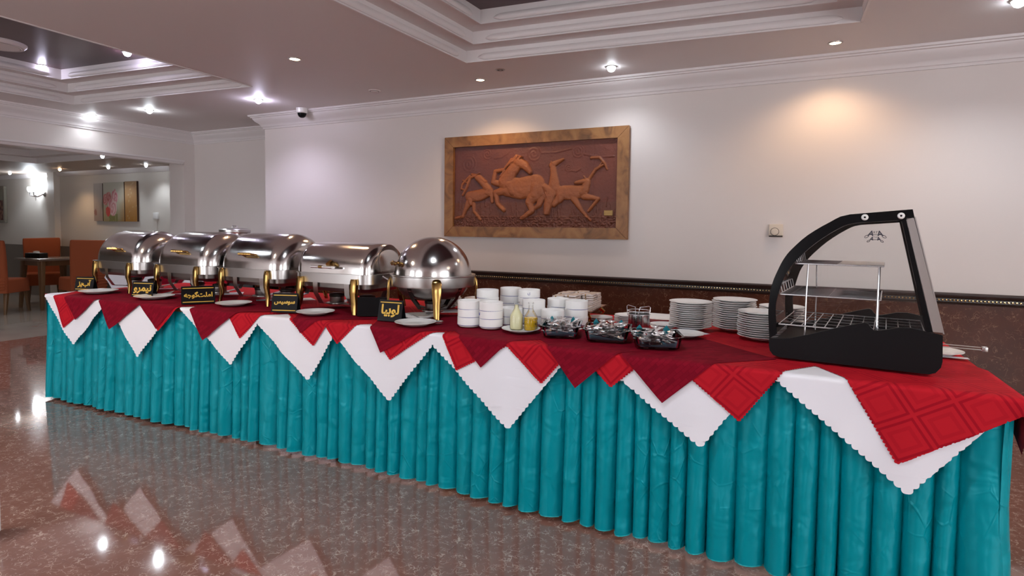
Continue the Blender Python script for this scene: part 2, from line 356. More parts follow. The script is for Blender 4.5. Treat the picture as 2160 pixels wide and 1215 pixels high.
# marble dado and beaded rail
struct(MB().box(XC-.0, YW-.018, 0, XR_, YW+.01, .812).obj('wall_dado', M_wains))
rp = [(.0, .808), (-.030, .808), (-.034, .818), (-.024, .824), (-.022, .846), (-.036, .852), (-.044, .866), (-.044, .876), (-.03, .884), (0, .884)]
rl = MB(); rl.loft([[(x, YW+.005+a, z) for a, z in rp] for x in (XC, XR_)]); rail = struct(rl.obj('trim_5', M_rail))
bd = MB(); x = XC+.01
ico = MB().sphere((0, 0, 0), .0085, 6, 4)
while x < XR_: bd.add([(v[0]+x, v[1]+YW-.019, v[2]+.835) for v in ico.v], ico.f); x += .0205
b_ = bd.obj('bead_row', M_bead, rail); b_['kind'] = 'stuff'
struct(MB().box(XL, YR-.018, 0, XC, YR+.01, .812).box(XL, YR-.04, .812, XC, YR, .88).obj('wall_dado_recess', M_wains))
# dining room beyond the opening
struct(MB().box(FX, FW, 0, XJ, FW+.12, 2.8).box(XJ-.02, YJ+.1, 0, XJ, FW, 2.8).obj('wall_far', M_gwall))
struct(MB().box(FX-.1, -1, 0, FX, FW, 2.8).obj('wall_far_end', M_gwall))
struct(MB().box(FX, -1.1, 0, XJ, -1, 2.8).obj('wall_far_front', M_gwall))
struct(MB().box(FX, FW-.015, 0, XJ-.02, FW+.01, .90).obj('dado_far', M_gwains))
struct(MB().box(-11.62, FW-.09, 0, -11.42, FW, FZ).obj('pilaster_far', M_gwall))
QF = [(-10.1, 4.75), (-8.15, 4.75), (-8.15, 1.2), (-10.1, 1.2)]
bm = bmesh.new(); es = []
for loop in ([(FX, -1), (XJ, -1), (XJ, FW), (FX, FW)], QF):
    vs = [bm.verts.new((x, y, FZ)) for x, y in loop]; es += [bm.edges.new((vs[i], vs[(i+1) % 4])) for i in range(4)]
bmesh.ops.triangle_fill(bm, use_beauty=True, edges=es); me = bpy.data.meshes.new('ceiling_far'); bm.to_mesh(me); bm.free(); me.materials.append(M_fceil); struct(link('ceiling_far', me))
cf = MB(); a, b = QF, inset(QF, .15)
cf.loft([[(x, y, FZ) for x, y in a], [(x, y, FZ+.08) for x, y in a], [(x, y, FZ+.08) for x, y in b], [(x, y, FZ+.17) for x, y in b]], cap=False); cf.add([(x, y, FZ+.17) for x, y in b], [(0, 1, 2, 3)])
struct(cf.obj('trim_6', M_trim, smooth=False))
struct(MB().loft([[(x, FW-a_, z) for a_, z in ((0, 2.09), (.02, 2.09), (.05, 2.13), (.06, FZ), (0, FZ))] for x in (FX, XJ-.02)]).obj('trim_7', M_trim))

# ------------------------------------------------------------------ ceiling fittings
def downlight(x, y, z, em, col, power, label, kind='SPOT', bulb=True, spot=140, r=.046):
    t = thing('downlight', label, 'ceiling light', (x, y, z), 0, 'recessed ceiling lights')
    MB().lathe([(r*.72, -.001), (r*.78, -.007), (r*.95, -.006), (r, 0)], 20).obj('trim_ring', M_brush, t)
    if bulb: MB().lathe([(r*.70, -.001), (r*.66, -.018), (r*.45, -.032), (r*.2, -.038), (.0005, -.039)], 16).obj('bulb', em, t)
    else: MB().lathe([(r*.72, -.003), (.0005, -.004)], 16).obj('lens', em, t)
    lamp('light', 'SPOT', (0, 0, -.050), power, col, t, .035, spot, .7)
    if kind == 'POINT': lamp('glow', 'POINT', (0, 0, -.055), power*.10, col, t, .03)
    return t
downlight(-3.397, 3.266, ZC, M_ew, WARM, P_WARM, 'warm glowing downlight nearest the camera, left of the coffer', bulb=False, r=.05)
downlight(-4.801, 4.147, ZC, M_ev, VIOLET, P_COOL*1.2, 'brightest violet-white downlight, in front of the security camera', 'POINT')
downlight(-6.343, 4.046, ZC, M_ec, COOL, P_COOL*.7, 'cool white downlight, right of the pair by the left crown moulding', 'POINT')
downlight(-7.250, 3.967, ZC, M_ec, COOL, P_COOL*.13, 'cool white downlight closest to the left wall crown moulding', 'POINT')
downlight(-2.422, 4.340, ZC, M_ew, WARM, P_WARM, 'small warm downlight above the left half of the relief picture', bulb=False)
downlight(-1.316, 4.400, ZC, M_ec, COOL, P_COOL*.5, 'dim cool downlight above the right end of the relief picture')
downlight(.181, 4.430, ZC, M_ew, WARM, P_WARM*.9, 'warm downlight washing the wall above the glass display case', bulb=False)
downlight(1.016, 4.027, ZC, M_ec, COOL, P_COOL, 'cool downlight cut by the top right corner of the photo')
downlight(-6.532, 3.139, ZP, M_ev, VIOLET, P_COOL*.6, 'bulb hanging from the plum panel inside the left coffer', 'POINT')
downlight(-5.322, 3.209, ZP, M_ev, VIOLET, P_COOL*.6, 'violet lamp at the near edge of the left coffer', 'POINT')
# lamps of the rest of the room, behind and above the camera
k = 0
for x, y, wc in ((-.9, 1.4, 0), (-3.4, .7, 1), (-5.4, 1.2, 0), (2.0, 2.2, 1), (-3.6, -1.7, 0), (1.6, -1.4, 1)):
    inside = (-2.3 < x < .35 and -1 < y < 3.8) or (-6.8 < x < -4.4 and -.9 < y < 3.6)
    downlight(x, y, ZP if inside else ZC, M_ew if wc else M_ec, (1, .84, .68) if wc else COOL, P_HID*1.6, 'ceiling downlight behind the camera, %s of the six out of view' % ('first second third fourth fifth sixth seventh eighth ninth tenth'.split()[k]), bulb=False, spot=150); k += 1
t = thing('empty_light_socket', 'dark empty lamp hole in the ceiling right of the small warm light', 'ceiling fitting', (-2.131, 4.136, ZC))
MB().lathe([(.026, -.001), (.03, -.006), (.036, -.005), (.040, 0)], 18).obj('trim_ring', M_brush, t)
MB().lathe([(.026, -.002), (.0005, -.0025)], 16).obj('hole', M_black, t)
MB().rbox(-.006, -.006, -.009, .012, .004, -.002, .001, 1).obj('clip', M_brush, t)
t = thing('ceiling_sensor', 'small flat round sensor on the ceiling left of the warm lights', 'sensor', (-3.495, 4.299, ZC))
MB().lathe([(.0005, -.016), (.03, -.015), (.038, -.008), (.05, -.006), (.055, 0)], 20).obj('body', M_ceil, t)
MB().lathe([(.036, -.0095), (.041, -.0095), (.041, -.0075)], 20).obj('slot', M_dark, t)
t = thing('security_camera', 'white dome security camera under the crown moulding', 'camera', (-4.72, 4.63, ZC))
MB().lathe([(.0005, -.052), (.046, -.052), (.056, -.046), (.058, -.004), (.060, 0)], 24).obj('housing', M_porc, t)
MB().lathe([(.046, -.052), (.044, -.066), (.034, -.086), (.018, -.097), (.0005, -.1)], 20).obj('dome', M_black, t)
t = thing('ceiling_speaker', 'round white grille disc on the plum coffer panel', 'speaker', (-6.06, 2.60, ZP))
MB().lathe([(.0005, -.03), (.14, -.032), (.17, -.03), (.19, -.012), (.192, 0)], 32).obj('disc', M_trim, t)
MB().lathe([(.142, -.0335), (.150, -.0345), (.152, -.030)], 32).obj('ring', M_brush, t)

# far room lights
for x, y, z, c, p, lb in ((-7.56, 4.24, ZH, COOL, 5, 'tiny downlight in the soffit of the left opening'), (-9.45, 5.38, FZ, COOL, 9, 'dining room downlight above the middle flower canvas'),
                          (-8.60, 5.42, FZ, COOL, 11, 'dining room downlight right of the flower canvases'), (-12.3, 5.38, FZ, COOL, 11, 'dining room downlight left of the wall sconce'),
                          (-10.6, 5.3, FZ, WARM, 12, 'warm dining room lamp above the pilaster'), (-9.0, 2.6, FZ+.17, COOL, 55, 'lamp in the coffer of the dining room'), (-11.8, 3.2, FZ, WARM, 14, 'warm lamp deep in the dining room')):
    downlight(x, y, z, M_ec if c == COOL else M_ew, c, p, lb, bulb=True, spot=115, r=.030)

# ------------------------------------------------------------------ wall things
def relief():
    root = thing('relief_picture', 'wood-framed terracotta relief of galloping horse and deer on wall', 'picture', (-2.145, YW, 1.665))
    W2, H2, fw = .885, .466, .095
    for nm, pts in (('top', [(-W2, H2), (W2, H2), (W2-fw, H2-fw), (-W2+fw, H2-fw)]), ('bottom', [(-W2, -H2), (W2, -H2), (W2-fw, -H2+fw), (-W2+fw, -H2+fw)]),
                    ('left', [(-W2, -H2), (-W2, H2), (-W2+fw, H2-fw), (-W2+fw, -H2+fw)]), ('right', [(W2, -H2), (W2, H2), (W2-fw, H2-fw), (W2-fw, -H2+fw)])):
        c = (sum(p[0] for p in pts)/4, sum(p[1] for p in pts)/4); pts = [(c[0]+(p[0]-c[0])*.9985, c[1]+(p[1]-c[1])*.994) for p in pts]
        MB().prism(pts, -.045, -.002, 'y').obj('frame_board', M_frame, root, smooth=False)
    nx, nz = 400, 200; w2, h2 = W2-fw, H2-fw
    def uv(x, y):
        yt = 297-72*(x-183)/1410; yb = 987+13*(x-183)/1410
        return ((x-183)/1410*2-1)*w2, (1-2*(y-yt)/(yb-yt))*h2
    S = 2*w2/1410
    caps = []   # chains of (x, y, r, height)
    def ch(h, *p): caps.append((h, [(*uv(a, b), r*S) for a, b, r in p]))
    ch(.020, (1090, 660, 55), (1085, 540, 30), (1078, 470, 25)); ch(.020, (1068, 455, 25), (1100, 435, 20), (1162, 402, 9))
    ch(.022, (640, 620, 26), (555, 600, 22), (572, 505, 16), (645, 490, 14))
    ch(.030, (690, 640, 78), (800, 655, 85), (930, 625, 84)); ch(.034, (665, 600, 62), (720, 510, 50), (785, 440, 38)); ch(.038, (780, 425, 42), (840, 455, 34), (885, 512, 20))
    ch(.030, (700, 660, 42), (580, 692, 26), (598, 790, 17), (655, 842, 18)); ch(.032, (945, 680, 64), (880, 775, 34), (905, 850, 21), (820, 915, 15)); ch(.020, (985, 720, 40), (962, 800, 20), (890, 850, 12))
    ch(.028, (1010, 640, 26), (1065, 700, 42), (1040, 800, 36), (1025, 870, 18))
    ch(.024, (335, 725, 44), (430, 712, 48), (515, 680, 40)); ch(.026, (505, 655, 32), (445, 592, 27), (405, 558, 26)); ch(.026, (420, 560, 26), (485, 595, 13))
    ch(.016, (385, 540, 12), (335, 560, 12), (305, 640, 12), (265, 710, 10)); ch(.014, (330, 545, 9), (255, 620, 9), (250, 660, 8)); ch(.014, (410, 540, 10), (350, 530, 9))
    ch(.022, (325, 780, 30), (292, 845, 17), (272, 900, 13), (205, 915, 11)); ch(.018, (372, 790, 18), (376, 855, 12), (440, 925, 11)); ch(.020, (540, 690, 18), (545, 770, 13))
    ch(.024, (1150, 692, 52), (1240, 692, 56), (1320, 682, 46)); ch(.026, (1340, 660, 36), (1360, 600, 25)); ch(.026, (1352, 592, 23), (1265, 608, 12))
    ch(.018, (1370, 580, 12), (1420, 492, 11), (1478, 455, 9)); ch(.014, (1385, 392, 10), (1450, 388, 10), (1492, 440, 9), (1510, 490, 7))
    ch(.022, (1335, 725, 26), (1450, 745, 12), (1372, 852, 10)); ch(.024, (1140, 735, 36), (1088, 800, 17)); ch(.024, (1255, 745, 28), (1320, 850, 14), (1388, 932, 9))
    for mx, my in ((760, 370), (720, 400), (690, 440), (740, 420), (705, 470), (660, 500)): ch(.026, (mx+40, my+10, 10), (mx, my, 11), (mx-40, my+50, 8))
    for q in range(4): ch(.030, (1020+q*14, 690, 6), (1050+q*10, 760, 7), (1015+q*10, 880, 5))
    ch(.040, (770, 395, 9), (783, 372, 5)); ch(.040, (800, 395, 9), (815, 376, 5)); ch(.041, (862, 470, 9), (880, 500, 12)); ch(.037, (700, 620, 40), (735, 690, 30)); ch(.037, (930, 640, 50), (925, 710, 38)); ch(.034, (660, 585, 16), (705, 520, 12), (770, 470, 9))
    ch(.028, (340, 750, 26), (350, 790, 16)); ch(.028, (500, 690, 24), (520, 660, 18)); ch(.030, (1150, 715, 32), (1140, 760, 20)); ch(.030, (1320, 690, 26), (1335, 655, 18)); ch(.026, (1345, 570, 6), (1330, 548, 4)); ch(.026, (405, 535, 6), (425, 520, 4)); ch(.022, (1075, 440, 6), (1060, 420, 4))
    ch(.013, (300, 600, 7), (262, 580, 5)); ch(.013, (285, 670, 7), (245, 650, 5)); ch(.012, (1445, 470, 6), (1470, 430, 4))
    rg_ = random.Random(4)
    for q in range(9): a_ = q*11; ch(.030, (790-a_*.9, 385+a_*.6, 7), (758-a_, 380+a_*.9, 7), (715-a_*.8, 430+a_*.9, 5))
    for q in range(120):
        gx = rg_.uniform(200, 1570); gy = rg_.uniform(800, 960); ch(.0045, (gx, gy, 4), (gx+rg_.uniform(-14, 14), gy-rg_.uniform(25, 80), 2.5))
    spir = [(*uv(318, 440), 72*S), (*uv(495, 350), 50*S), (*uv(910, 350), 64*S), (*uv(1275, 335), 52*S), (*uv(1205, 475), 34*S)]
    for a, b in (((560, 390), (680, 345)), ((980, 345), (1220, 310)), ((1330, 360), (1560, 380)), ((1230, 500), (1300, 485))): ch(.004, (a[0], a[1], 8), ((a[0]+b[0])/2, (a[1]+b[1])/2+14, 8), (b[0], b[1], 7))
    hg = [0.0]*((nx+1)*(nz+1)); am = [0]*((nx+1)*(nz+1))
    for h, c in caps:
        for a, b in zip(c, c[1:]):
            rm = max(a[2], b[2]); dx, dz = b[0]-a[0], b[1]-a[1]; dd = dx*dx+dz*dz+1e-9
            i0 = max(0, int((min(a[0], b[0])-rm+w2)/(2*w2)*nx)); i1 = min(nx, int((max(a[0], b[0])+rm+w2)/(2*w2)*nx)+1)
            j0 = max(0, int((min(a[1], b[1])-rm+h2)/(2*h2)*nz)); j1 = min(nz, int((max(a[1], b[1])+rm+h2)/(2*h2)*nz)+1)
            for j in range(j0, j1+1):
                z = -h2+2*h2*j/nz
                for i in range(i0, i1+1):
                    x = -w2+2*w2*i/nx; tt = max(0, min(1, ((x-a[0])*dx+(z-a[1])*dz)/dd))
                    r = a[2]+(b[2]-a[2])*tt; q = math.hypot(x-a[0]-dx*tt, z-a[1]-dz*tt)/r
                    if q < 1:
                        k = j*(nx+1)+i; hg[k] = max(hg[k], h*(.35+.65*math.sqrt(1-q*q)))
                        if h > .005: am[k] = 1
    vs = []; cols = []
    for j in range(nz+1):
        z = -h2+2*h2*j/nz
        for i in range(nx+1):
            x = -w2+2*w2*i/nx; hh = hg[j*(nx+1)+i]; an = am[j*(nx+1)+i]
            if not an:
                for cx, cz, r in spir:
                    q = math.hypot(x-cx, z-cz)
                    if q < r: hh = max(hh, .0035*(.5+.5*math.sin(q/r*15-math.atan2(z-cz, x-cx))))
                hh += .003*noise.noise((x*9, z*9, 1))
            v = (z+h2)/(2*h2)
            if v < .30: hh += (.30-v)*.012*(1+noise.noise((x*70, z*18, 3)))
            if v < .13: hh += .016*abs(noise.noise((x*38, z*45, 5)))+.008*abs(noise.noise((x*90, z*90, 7)))+.002
            if an: hh += .0022*noise.noise((x*26, z*26, 9))
            if not an and (abs((x/w2+1.02) % .5-.25) < .003): hh -= .002
            vs.append((x, -.012-hh, z))
            g = .5+.5*noise.noise((x*6, z*6, 2))
            cols.append((.25+.07*g, .073+.022*g, .026) if an else ((.13, .034, .017) if v < .3 else (.105+.05*g+.02*x, .028+.010*g, .022-.007*x)))
    fs = [(j*(nx+1)+i, j*(nx+1)+i+1, (j+1)*(nx+1)+i+1, (j+1)*(nx+1)+i) for j in range(nz) for i in range(nx)]
    mb = MB(); mb.v = vs; mb.f = fs; me = mb.mesh('terracotta_panel', M_terra, ang=180)
    ca = me.color_attributes.new('pig', 'FLOAT_COLOR', 'POINT')
    for i, c in enumerate(cols): ca.data[i].color = (*c, 1)
    link('terracotta_panel', me, root)
    pu, pv = uv(1525, 870); MB().rbox(pu-.035, -.0235, pv-.022, pu+.04, -.012, pv+.022, .002, 1).obj('plaque', mat('gilt_plaque', (.32, .19, .06), .5, .3), root)
    for r_, y0 in ((0, .008), (1, -.010)):
        for q in range(7): MB().rbox(pu-.028+q*.009, -.0255, pv+y0-.004, pu-.023+q*.009, -.0235, pv+y0+.004+.002*(q % 2), .0006, 1).obj('letter_mark', mat('plaque_relief', (.5, .32, .1), .4, .3), root)
relief()
t = thing('thermostat', 'ivory wall thermostat with round dial left of the display case', 'thermostat', (-.144, YW, 1.285))
MB().rbox(-.048, -.028, -.048, .048, 0, .048, .006, 2).obj('case', M_beigep, t)
d_ = MB().lathe([(.0005, .012), (.022, .012), (.026, .008), (.027, 0)], 24).obj('dial', M_beigep, t, (-.008, -.028, -.008)); d_.rotation_euler = (PI/2, 0, 0)
d_ = MB().lathe([(.027, .001), (.030, .001), (.030, 0)], 24).obj('dial_ring', M_dark, t, (-.008, -.028, -.008)); d_.rotation_euler = (PI/2, 0, 0)
MB().box(-.046, -.0285, -.046, .046, -.024, -.036).obj('vent_slot', M_dark, t)
# flower triptych
def canvas(x0, x1, z0, z1, fn, label, nx, nz):
    t = thing('canvas', label, 'painting', ((x0+x1)/2, FW, z0), 0, 'three-part flower painting')
    wd, hg = (x1-x0)/2, z1-z0
    MB().box(-wd, -.030, 0, wd, -.001, hg).obj('stretcher', mat('canvas_edge', (.05, .02, .012), .7), t, smooth=False)
    mb = MB(); mb.v = [(-wd+.001+(2*wd-.002)*i/nx, -.031, .001+(hg-.002)*j/nz) for j in range(nz+1) for i in range(nx+1)]
    mb.f = [(j*(nx+1)+i, j*(nx+1)+i+1, (j+1)*(nx+1)+i+1, (j+1)*(nx+1)+i) for j in range(nz) for i in range(nx)]
    me = mb.mesh('picture_face', M_paint); ca = me.color_attributes.new('pig', 'FLOAT_COLOR', 'POINT')
    for q, v in enumerate(mb.v): ca.data[q].color = (*fn(v[0]/wd, v[2]/hg), 1)
    link('picture_face', me, t)
def n2(a, b, s=0): return .5+.5*noise.noise((a, b, s))
def mixc(a, b, f): f = max(0, min(1, f)); return tuple(p+(q-p)*f for p, q in zip(a, b))
def p_left(u, v):
    c = mixc((.34, .28, .26), (.50, .47, .45), v*1.2-.2+.4*(n2(u*3, v*4)-.5)); c = mixc(c, (.16, .16, .11), .6*max(0, 1-math.hypot(u-.9, (v-.4)*2.2)*2.6)); return mixc(c, (.25, .09, .08), .8*(math.hypot(u+.6, (v-.23)*3.2) < .28))
def p_mid(u, v):
    c = mixc((.30, .24, .12), (.48, .47, .40), v*1.3+.4*(n2(u*3, v*6, 2)-.5)); c = mixc(c, (.34, .15, .03), max(0, u-.45)*1.6*(1-v)); 
    c = mixc(c, (.16, .16, .035), (v < .2 and abs(u+.05) < .42)*.8*(n2(u*9, v*9) > .35))
    for cx, cy, r, a, b in ((-.78, .56, .26, (.50, .10, .10), (.62, .35, .32)), (-.45, .62, .26, (.42, .08, .08), (.6, .30, .28)), (.12, .63, .30, (.50, .08, .14), (.68, .5, .48)), (-.10, .37, .40, (.52, .16, .18), (.70, .52, .50)), (-.55, .25, .22, (.55, .05, .05), (.5, .08, .06))):
        q = math.hypot(u-cx, (v-cy)*1.75)/r
        if q < .8+.4*n2(u*7+cx*9, v*7, 5): c = mixc(a, b, .5+.38*math.sin(q*11+math.atan2(v-cy, u-cx)*2+7*n2(u*5, v*7, 4)))
    return c
def p_right(u, v): return mixc((.34, .15, .025), (.36, .22, .12), v+.5*(n2(u*5, v*9, 6)-.5)) if n2(u*14, v*22, 8) < .74 else (.46, .34, .2)
canvas(-10.38, -10.135, 1.335, 1.945, p_left, 'pale grey left canvas of the flower triptych in the dining room', 14, 30)
canvas(-10.12, -9.565, 1.33, 1.953, p_mid, 'middle canvas with pink roses of the flower triptych', 60, 60)
canvas(-9.545, -9.24, 1.33, 1.958, p_right, 'ochre orange right canvas of the flower triptych', 18, 36)
t = thing('framed_painting', 'dark red painting in a grey frame cut by left edge of photo', 'painting', (-13.55, FW, 1.29))
for a in ((-.40, 0, .40, .05), (-.40, .63, .40, .68), (-.40, .05, -.35, .63), (.35, .05, .40, .63)): MB().rbox(a[0], -.05, a[1], a[2], -.002, a[3], .006, 1).obj('frame_strip', mat('grey_green_frame', (.22, .20, .16), .4), t)
mb = MB(); mb.v = [(-.35+.7*i/40, -.02, .05+.58*j/40) for j in range(41) for i in range(41)]; mb.f = [(j*41+i, j*41+i+1, j*41+i+42, j*41+i+41) for j in range(40) for i in range(40)]
me = mb.mesh('picture_face', M_paint); ca = me.color_attributes.new('pig', 'FLOAT_COLOR', 'POINT')
for q, v in enumerate(mb.v): ca.data[q].color = (*(mixc((.08, .015, .012), (.42, .20, .14), n2(v[0]*22, v[2]*22)*1.6-.5) if v[2] < .42 else (.33, .33, .27)), 1)
link('picture_face', me, t)
t = thing('wall_sconce', 'chrome two-armed wall sconce with white shades in dining room', 'wall lamp', (-12.0, FW, 1.80))
d_ = MB().lathe([(.0005, .03), (.03, .025), (.05, .008), (.052, 0)], 20).obj('backplate', M_chrome, t, (.12, 0, 0)); d_.rotation_euler = (PI/2, 0, 0)
for dx in (-.10, .02):
    MB().tube([(.12, -.02, 0), (.06+dx*.3, -.08, -.05), (dx, -.12, -.03), (dx, -.12, .03)], .011, 8).obj('arm', M_chrome, t)
    s_ = MB().lathe([(.012, 0), (.03, .01), (.045, .05), (.036, .09), (.034, .088), (.043, .05), (.028, .012)], 16).obj('shade', emis('sconce_shade', COOL, 9), t, (dx, -.12, .03))
    MB().lathe([(.0005, 0), (.016, .002), (.018, .012)], 12).obj('cup', M_chrome, t, (dx, -.12, .02))
MB().tube([(.03, -.10, -.02), (.03, -.10, -.12)], [.012, .003], 8).obj('pendant_drop', M_chrome, t)
lamp('sconce_light', 'POINT', (-.04, -.14, .16), 11, COOL, t, .05)
t = thing('wall_socket_box', 'small white plastic box on the wall right of the canvases', 'switch box', (-8.80, FW, 1.37))
MB().rbox(-.05, -.035, 0, .05, 0, .10, .006, 2).obj('case', M_porc, t)
MB().box(-.014, -.020, -.25, .014, 0, 0).obj('cable_duct', M_gwall, t)

# ------------------------------------------------------------------ dining room furniture
def chair(label, loc, rz, seat_show=True):
    t = thing('dining_chair', label, 'chair', loc, rz, 'orange slipcovered dining chairs')
    b = MB(); rg = []
    for z, y, hw, th in ((.30, -.215, .235, .075), (.45, -.220, .235, .08), (.75, -.235, .238, .075), (.97, -.262, .245, .06), (1.035, -.272, .242, .05), (1.045, -.274, .232, .03)):
        rg.append([(x, y+yy, z+.006*math.sin(x*9+z*3)) for x, yy in rrect(hw, th/2, th*.4, 3)])
    b.loft(rg).obj('backrest', M_orange, t)
    s_ = MB(); rg = []
    for z, k in ((.30, 1.0), (.42, .985), (.475, .97), (.49, .92)): rg.append([(x, y, z) for x, y in rrect(.235*k, .235*k, .04, 3)])
    s_.loft(rg).obj('seat', M_orange, t)
    for i in range(5): MB().tube([(-.23, -.262-.002*i, .34+i*.045), (-.08, -.268, .352+i*.04), (.08, -.266, .345+i*.045), (.23, -.262, .36+i*.04)], .006, 6).obj('fold', M_orange, t)
    for sx in (-1, 1):
        for sy in (-1, 1): MB().loft([[(sx*.195+x, sy*.19+y, .31) for x, y in rrect(.026, .026, .006, 2)], [(sx*.215+x, sy*(.215 if sy > 0 else .25)+y, 0) for x, y in rrect(.014, .014, .004, 2)]]).obj('leg', M_wood, t)
chair('orange covered chair cut by the left edge, its back to the camera', (-10.20, 4.32, 0), .55)
chair('orange covered chair facing the camera behind the dining table', (-10.98, 5.22, 0), -1.95)
chair('orange covered chair nearest the buffet, between table and chafing dish', (-9.68, 5.10, 0), 1.45)
t = thing('dining_table', 'dark wooden dining table between the orange chairs', 'table', (-10.33, 5.02, 0), 0)
MB().rbox(-.32, -.34, .725, .36, .36, .758, .006, 2).obj('tabletop', mat('table_veneer', (.17, .12, .09), .25), t)
MB().box(-.26, -.27, .65, .29, .28, .725).obj('apron', M_wood, t, smooth=False)
for sx, sy in ((-.24, -.25), (.28, -.27), (-.24, .27), (.28, .27)): MB().loft([[(sx+x, sy+y, .725) for x, y in rrect(.055, .03, .006, 2)], [(sx*1.25+x, sy*1.15+y, 0) for x, y in rrect(.022, .02, .005, 2)]]).obj('leg', M_wood, t)
t = thing('tissue_box', 'dark tissue box with a white tissue on the dining table', 'tissue box', (-10.46, 4.88, .758), .3)
MB().rbox(-.13, -.07, 0, .13, .07, .075, .006, 2).obj('box', M_dark, t)
MB().lathe([(.05, 0), (.035, .012), (.04, .025), (.012, .03), (.0005, .024)], 9).obj('tissue', M_tissue, t, (0, 0, .074))
t = thing('white_post', 'white round-edged post cut by the left edge near the camera', 'post', (-2.911, 1.143, 0))
MB().lathe([(.0005, 0), (.052, 0), (.056, .006), (.056, .27), (.05, .282), (.0005, .286)], 28, (0, 0, .012)).obj('body', M_porc, t)
MB().lathe([(.0005, 0), (.05, 0), (.05, .012), (.0005, .012)], 20).obj('base', M_dark, t)

# ------------------------------------------------------------------ buffet table
T = .776; TX0, TX1, TYB = -4.875, .630, 3.40
FP = [(-6, 2.315), (-4.9, 2.315), (-3.9, 2.335), (-2.7, 2.372), (-1.8, 2.375), (-1.2, 2.345), (-.6, 2.325), (0, 2.315), (.7, 2.30), (2, 2.30)]
def yf(x):
    for (a, p), (b, q) in zip(FP, FP[1:]):
        if x <= b:
            t = (x-a)/(b-a); return p+(q-p)*t
    return FP[-1][1]
bt = thing('buffet_table', 'long buffet table carrying the chafing dishes, under cloths', 'table')
n = 24; top = [(TX0+(TX1-TX0)*i/n, yf(TX0+(TX1-TX0)*i/n)+.004) for i in range(n+1)] + [(TX1, TYB), (TX0, TYB)]
MB().prism(top, .735, .762, 'z').obj('tabletop', M_wood, bt, smooth=False)
for x in (TX0+.15, TX0+1.9, TX1-1.85, TX1-.15):
    for y in (2.55, 3.25): MB().tube([(x, y, .735), (x, y, 0)], .02, 10).obj('leg', M_dark, bt)
cov = MB().prism([(x+(0.004 if x > 0 else -.004), y) for x, y in top], .7625, .7655, 'z').obj('table_cover', M_redp)
tag(cov, 'plain red cover lying over the whole buffet tabletop', 'tablecloth')
# pleated satin skirt
def skirt():
    root = thing('table_skirt', 'pleated teal satin skirt around the long buffet table', 'table skirt')
    def run(pts_fn, L, seed, jump=()):
        rnd = random.Random(seed); s = 0; segs = []
        while s < L-1e-4:
            wdt = rnd.uniform(.064, .108); wdt = L-s if L-s-wdt < .06 else wdt; segs.append((s, min(L, s+wdt), rnd.uniform(.75, 1.25), rnd.uniform(-1, 1), rnd.uniform(0, .009))); s += wdt
        zs = [.016+(.757-.016)*(i/26)**.9 for i in range(27)]; cols = []; hem = []
        for a, b, amp, lean, hz in segs:
            for k in range(11):
                u = k/10; pr = max(0, math.sin(PI*u**.82))**.62
                col = []
                for i, z in enumerate(zs):
                    dn = 1-z/.757; A = (.016+.034*dn)*amp
                    s_ = a+(b-a)*u+lean*.012*dn*math.sin(PI*u)
                    px, py, nx_, ny_ = pts_fn(s_)
                    wr = .006*noise.noise((s_*5, z*3, seed))+.004*noise.noise((s_*14+z*6, z*5, seed+3))
                    o_ = -.030+A*pr+wr*(.3+dn); zz = z+(hz*(1-z/.757)**6 if i < 6 else 0)
                    col.append((px+nx_*o_, py+ny_*o_, zz))
                cols.append(col); hem.append(col[0])
        mb = MB(); mb.loft(cols, cap=False, close=False); return mb, hem
    def front(s): x = TX0-.004+s; return x, yf(x)-.002, 0, -1
    L = TX1-TX0+.008
    for a, b, sd in ((0, 2.235, 3), (2.245, 4.0, 5), (4.0, L, 8)):
        mb, hem = run(lambda s, a=a: front(a+s), b-a, sd); pnl = mb.obj('skirt_panel', M_teal, root, ang=70)
        MB().tube(hem[::2], .0022, 5).obj('hem', mat('teal_hem', (.02, .38, .42), .45), pnl)
    mb, hem = run(lambda s: (TX1+.004, yf(TX1)-.002+s, 1, 0), TYB-yf(TX1), 11); mb.obj('skirt_panel', M_teal, root, ang=70)
    mb, hem = run(lambda s: (TX0-.004, TYB-s, -1, 0), TYB-yf(TX0), 12); mb.obj('skirt_panel', M_teal, root, ang=70)
skirt()
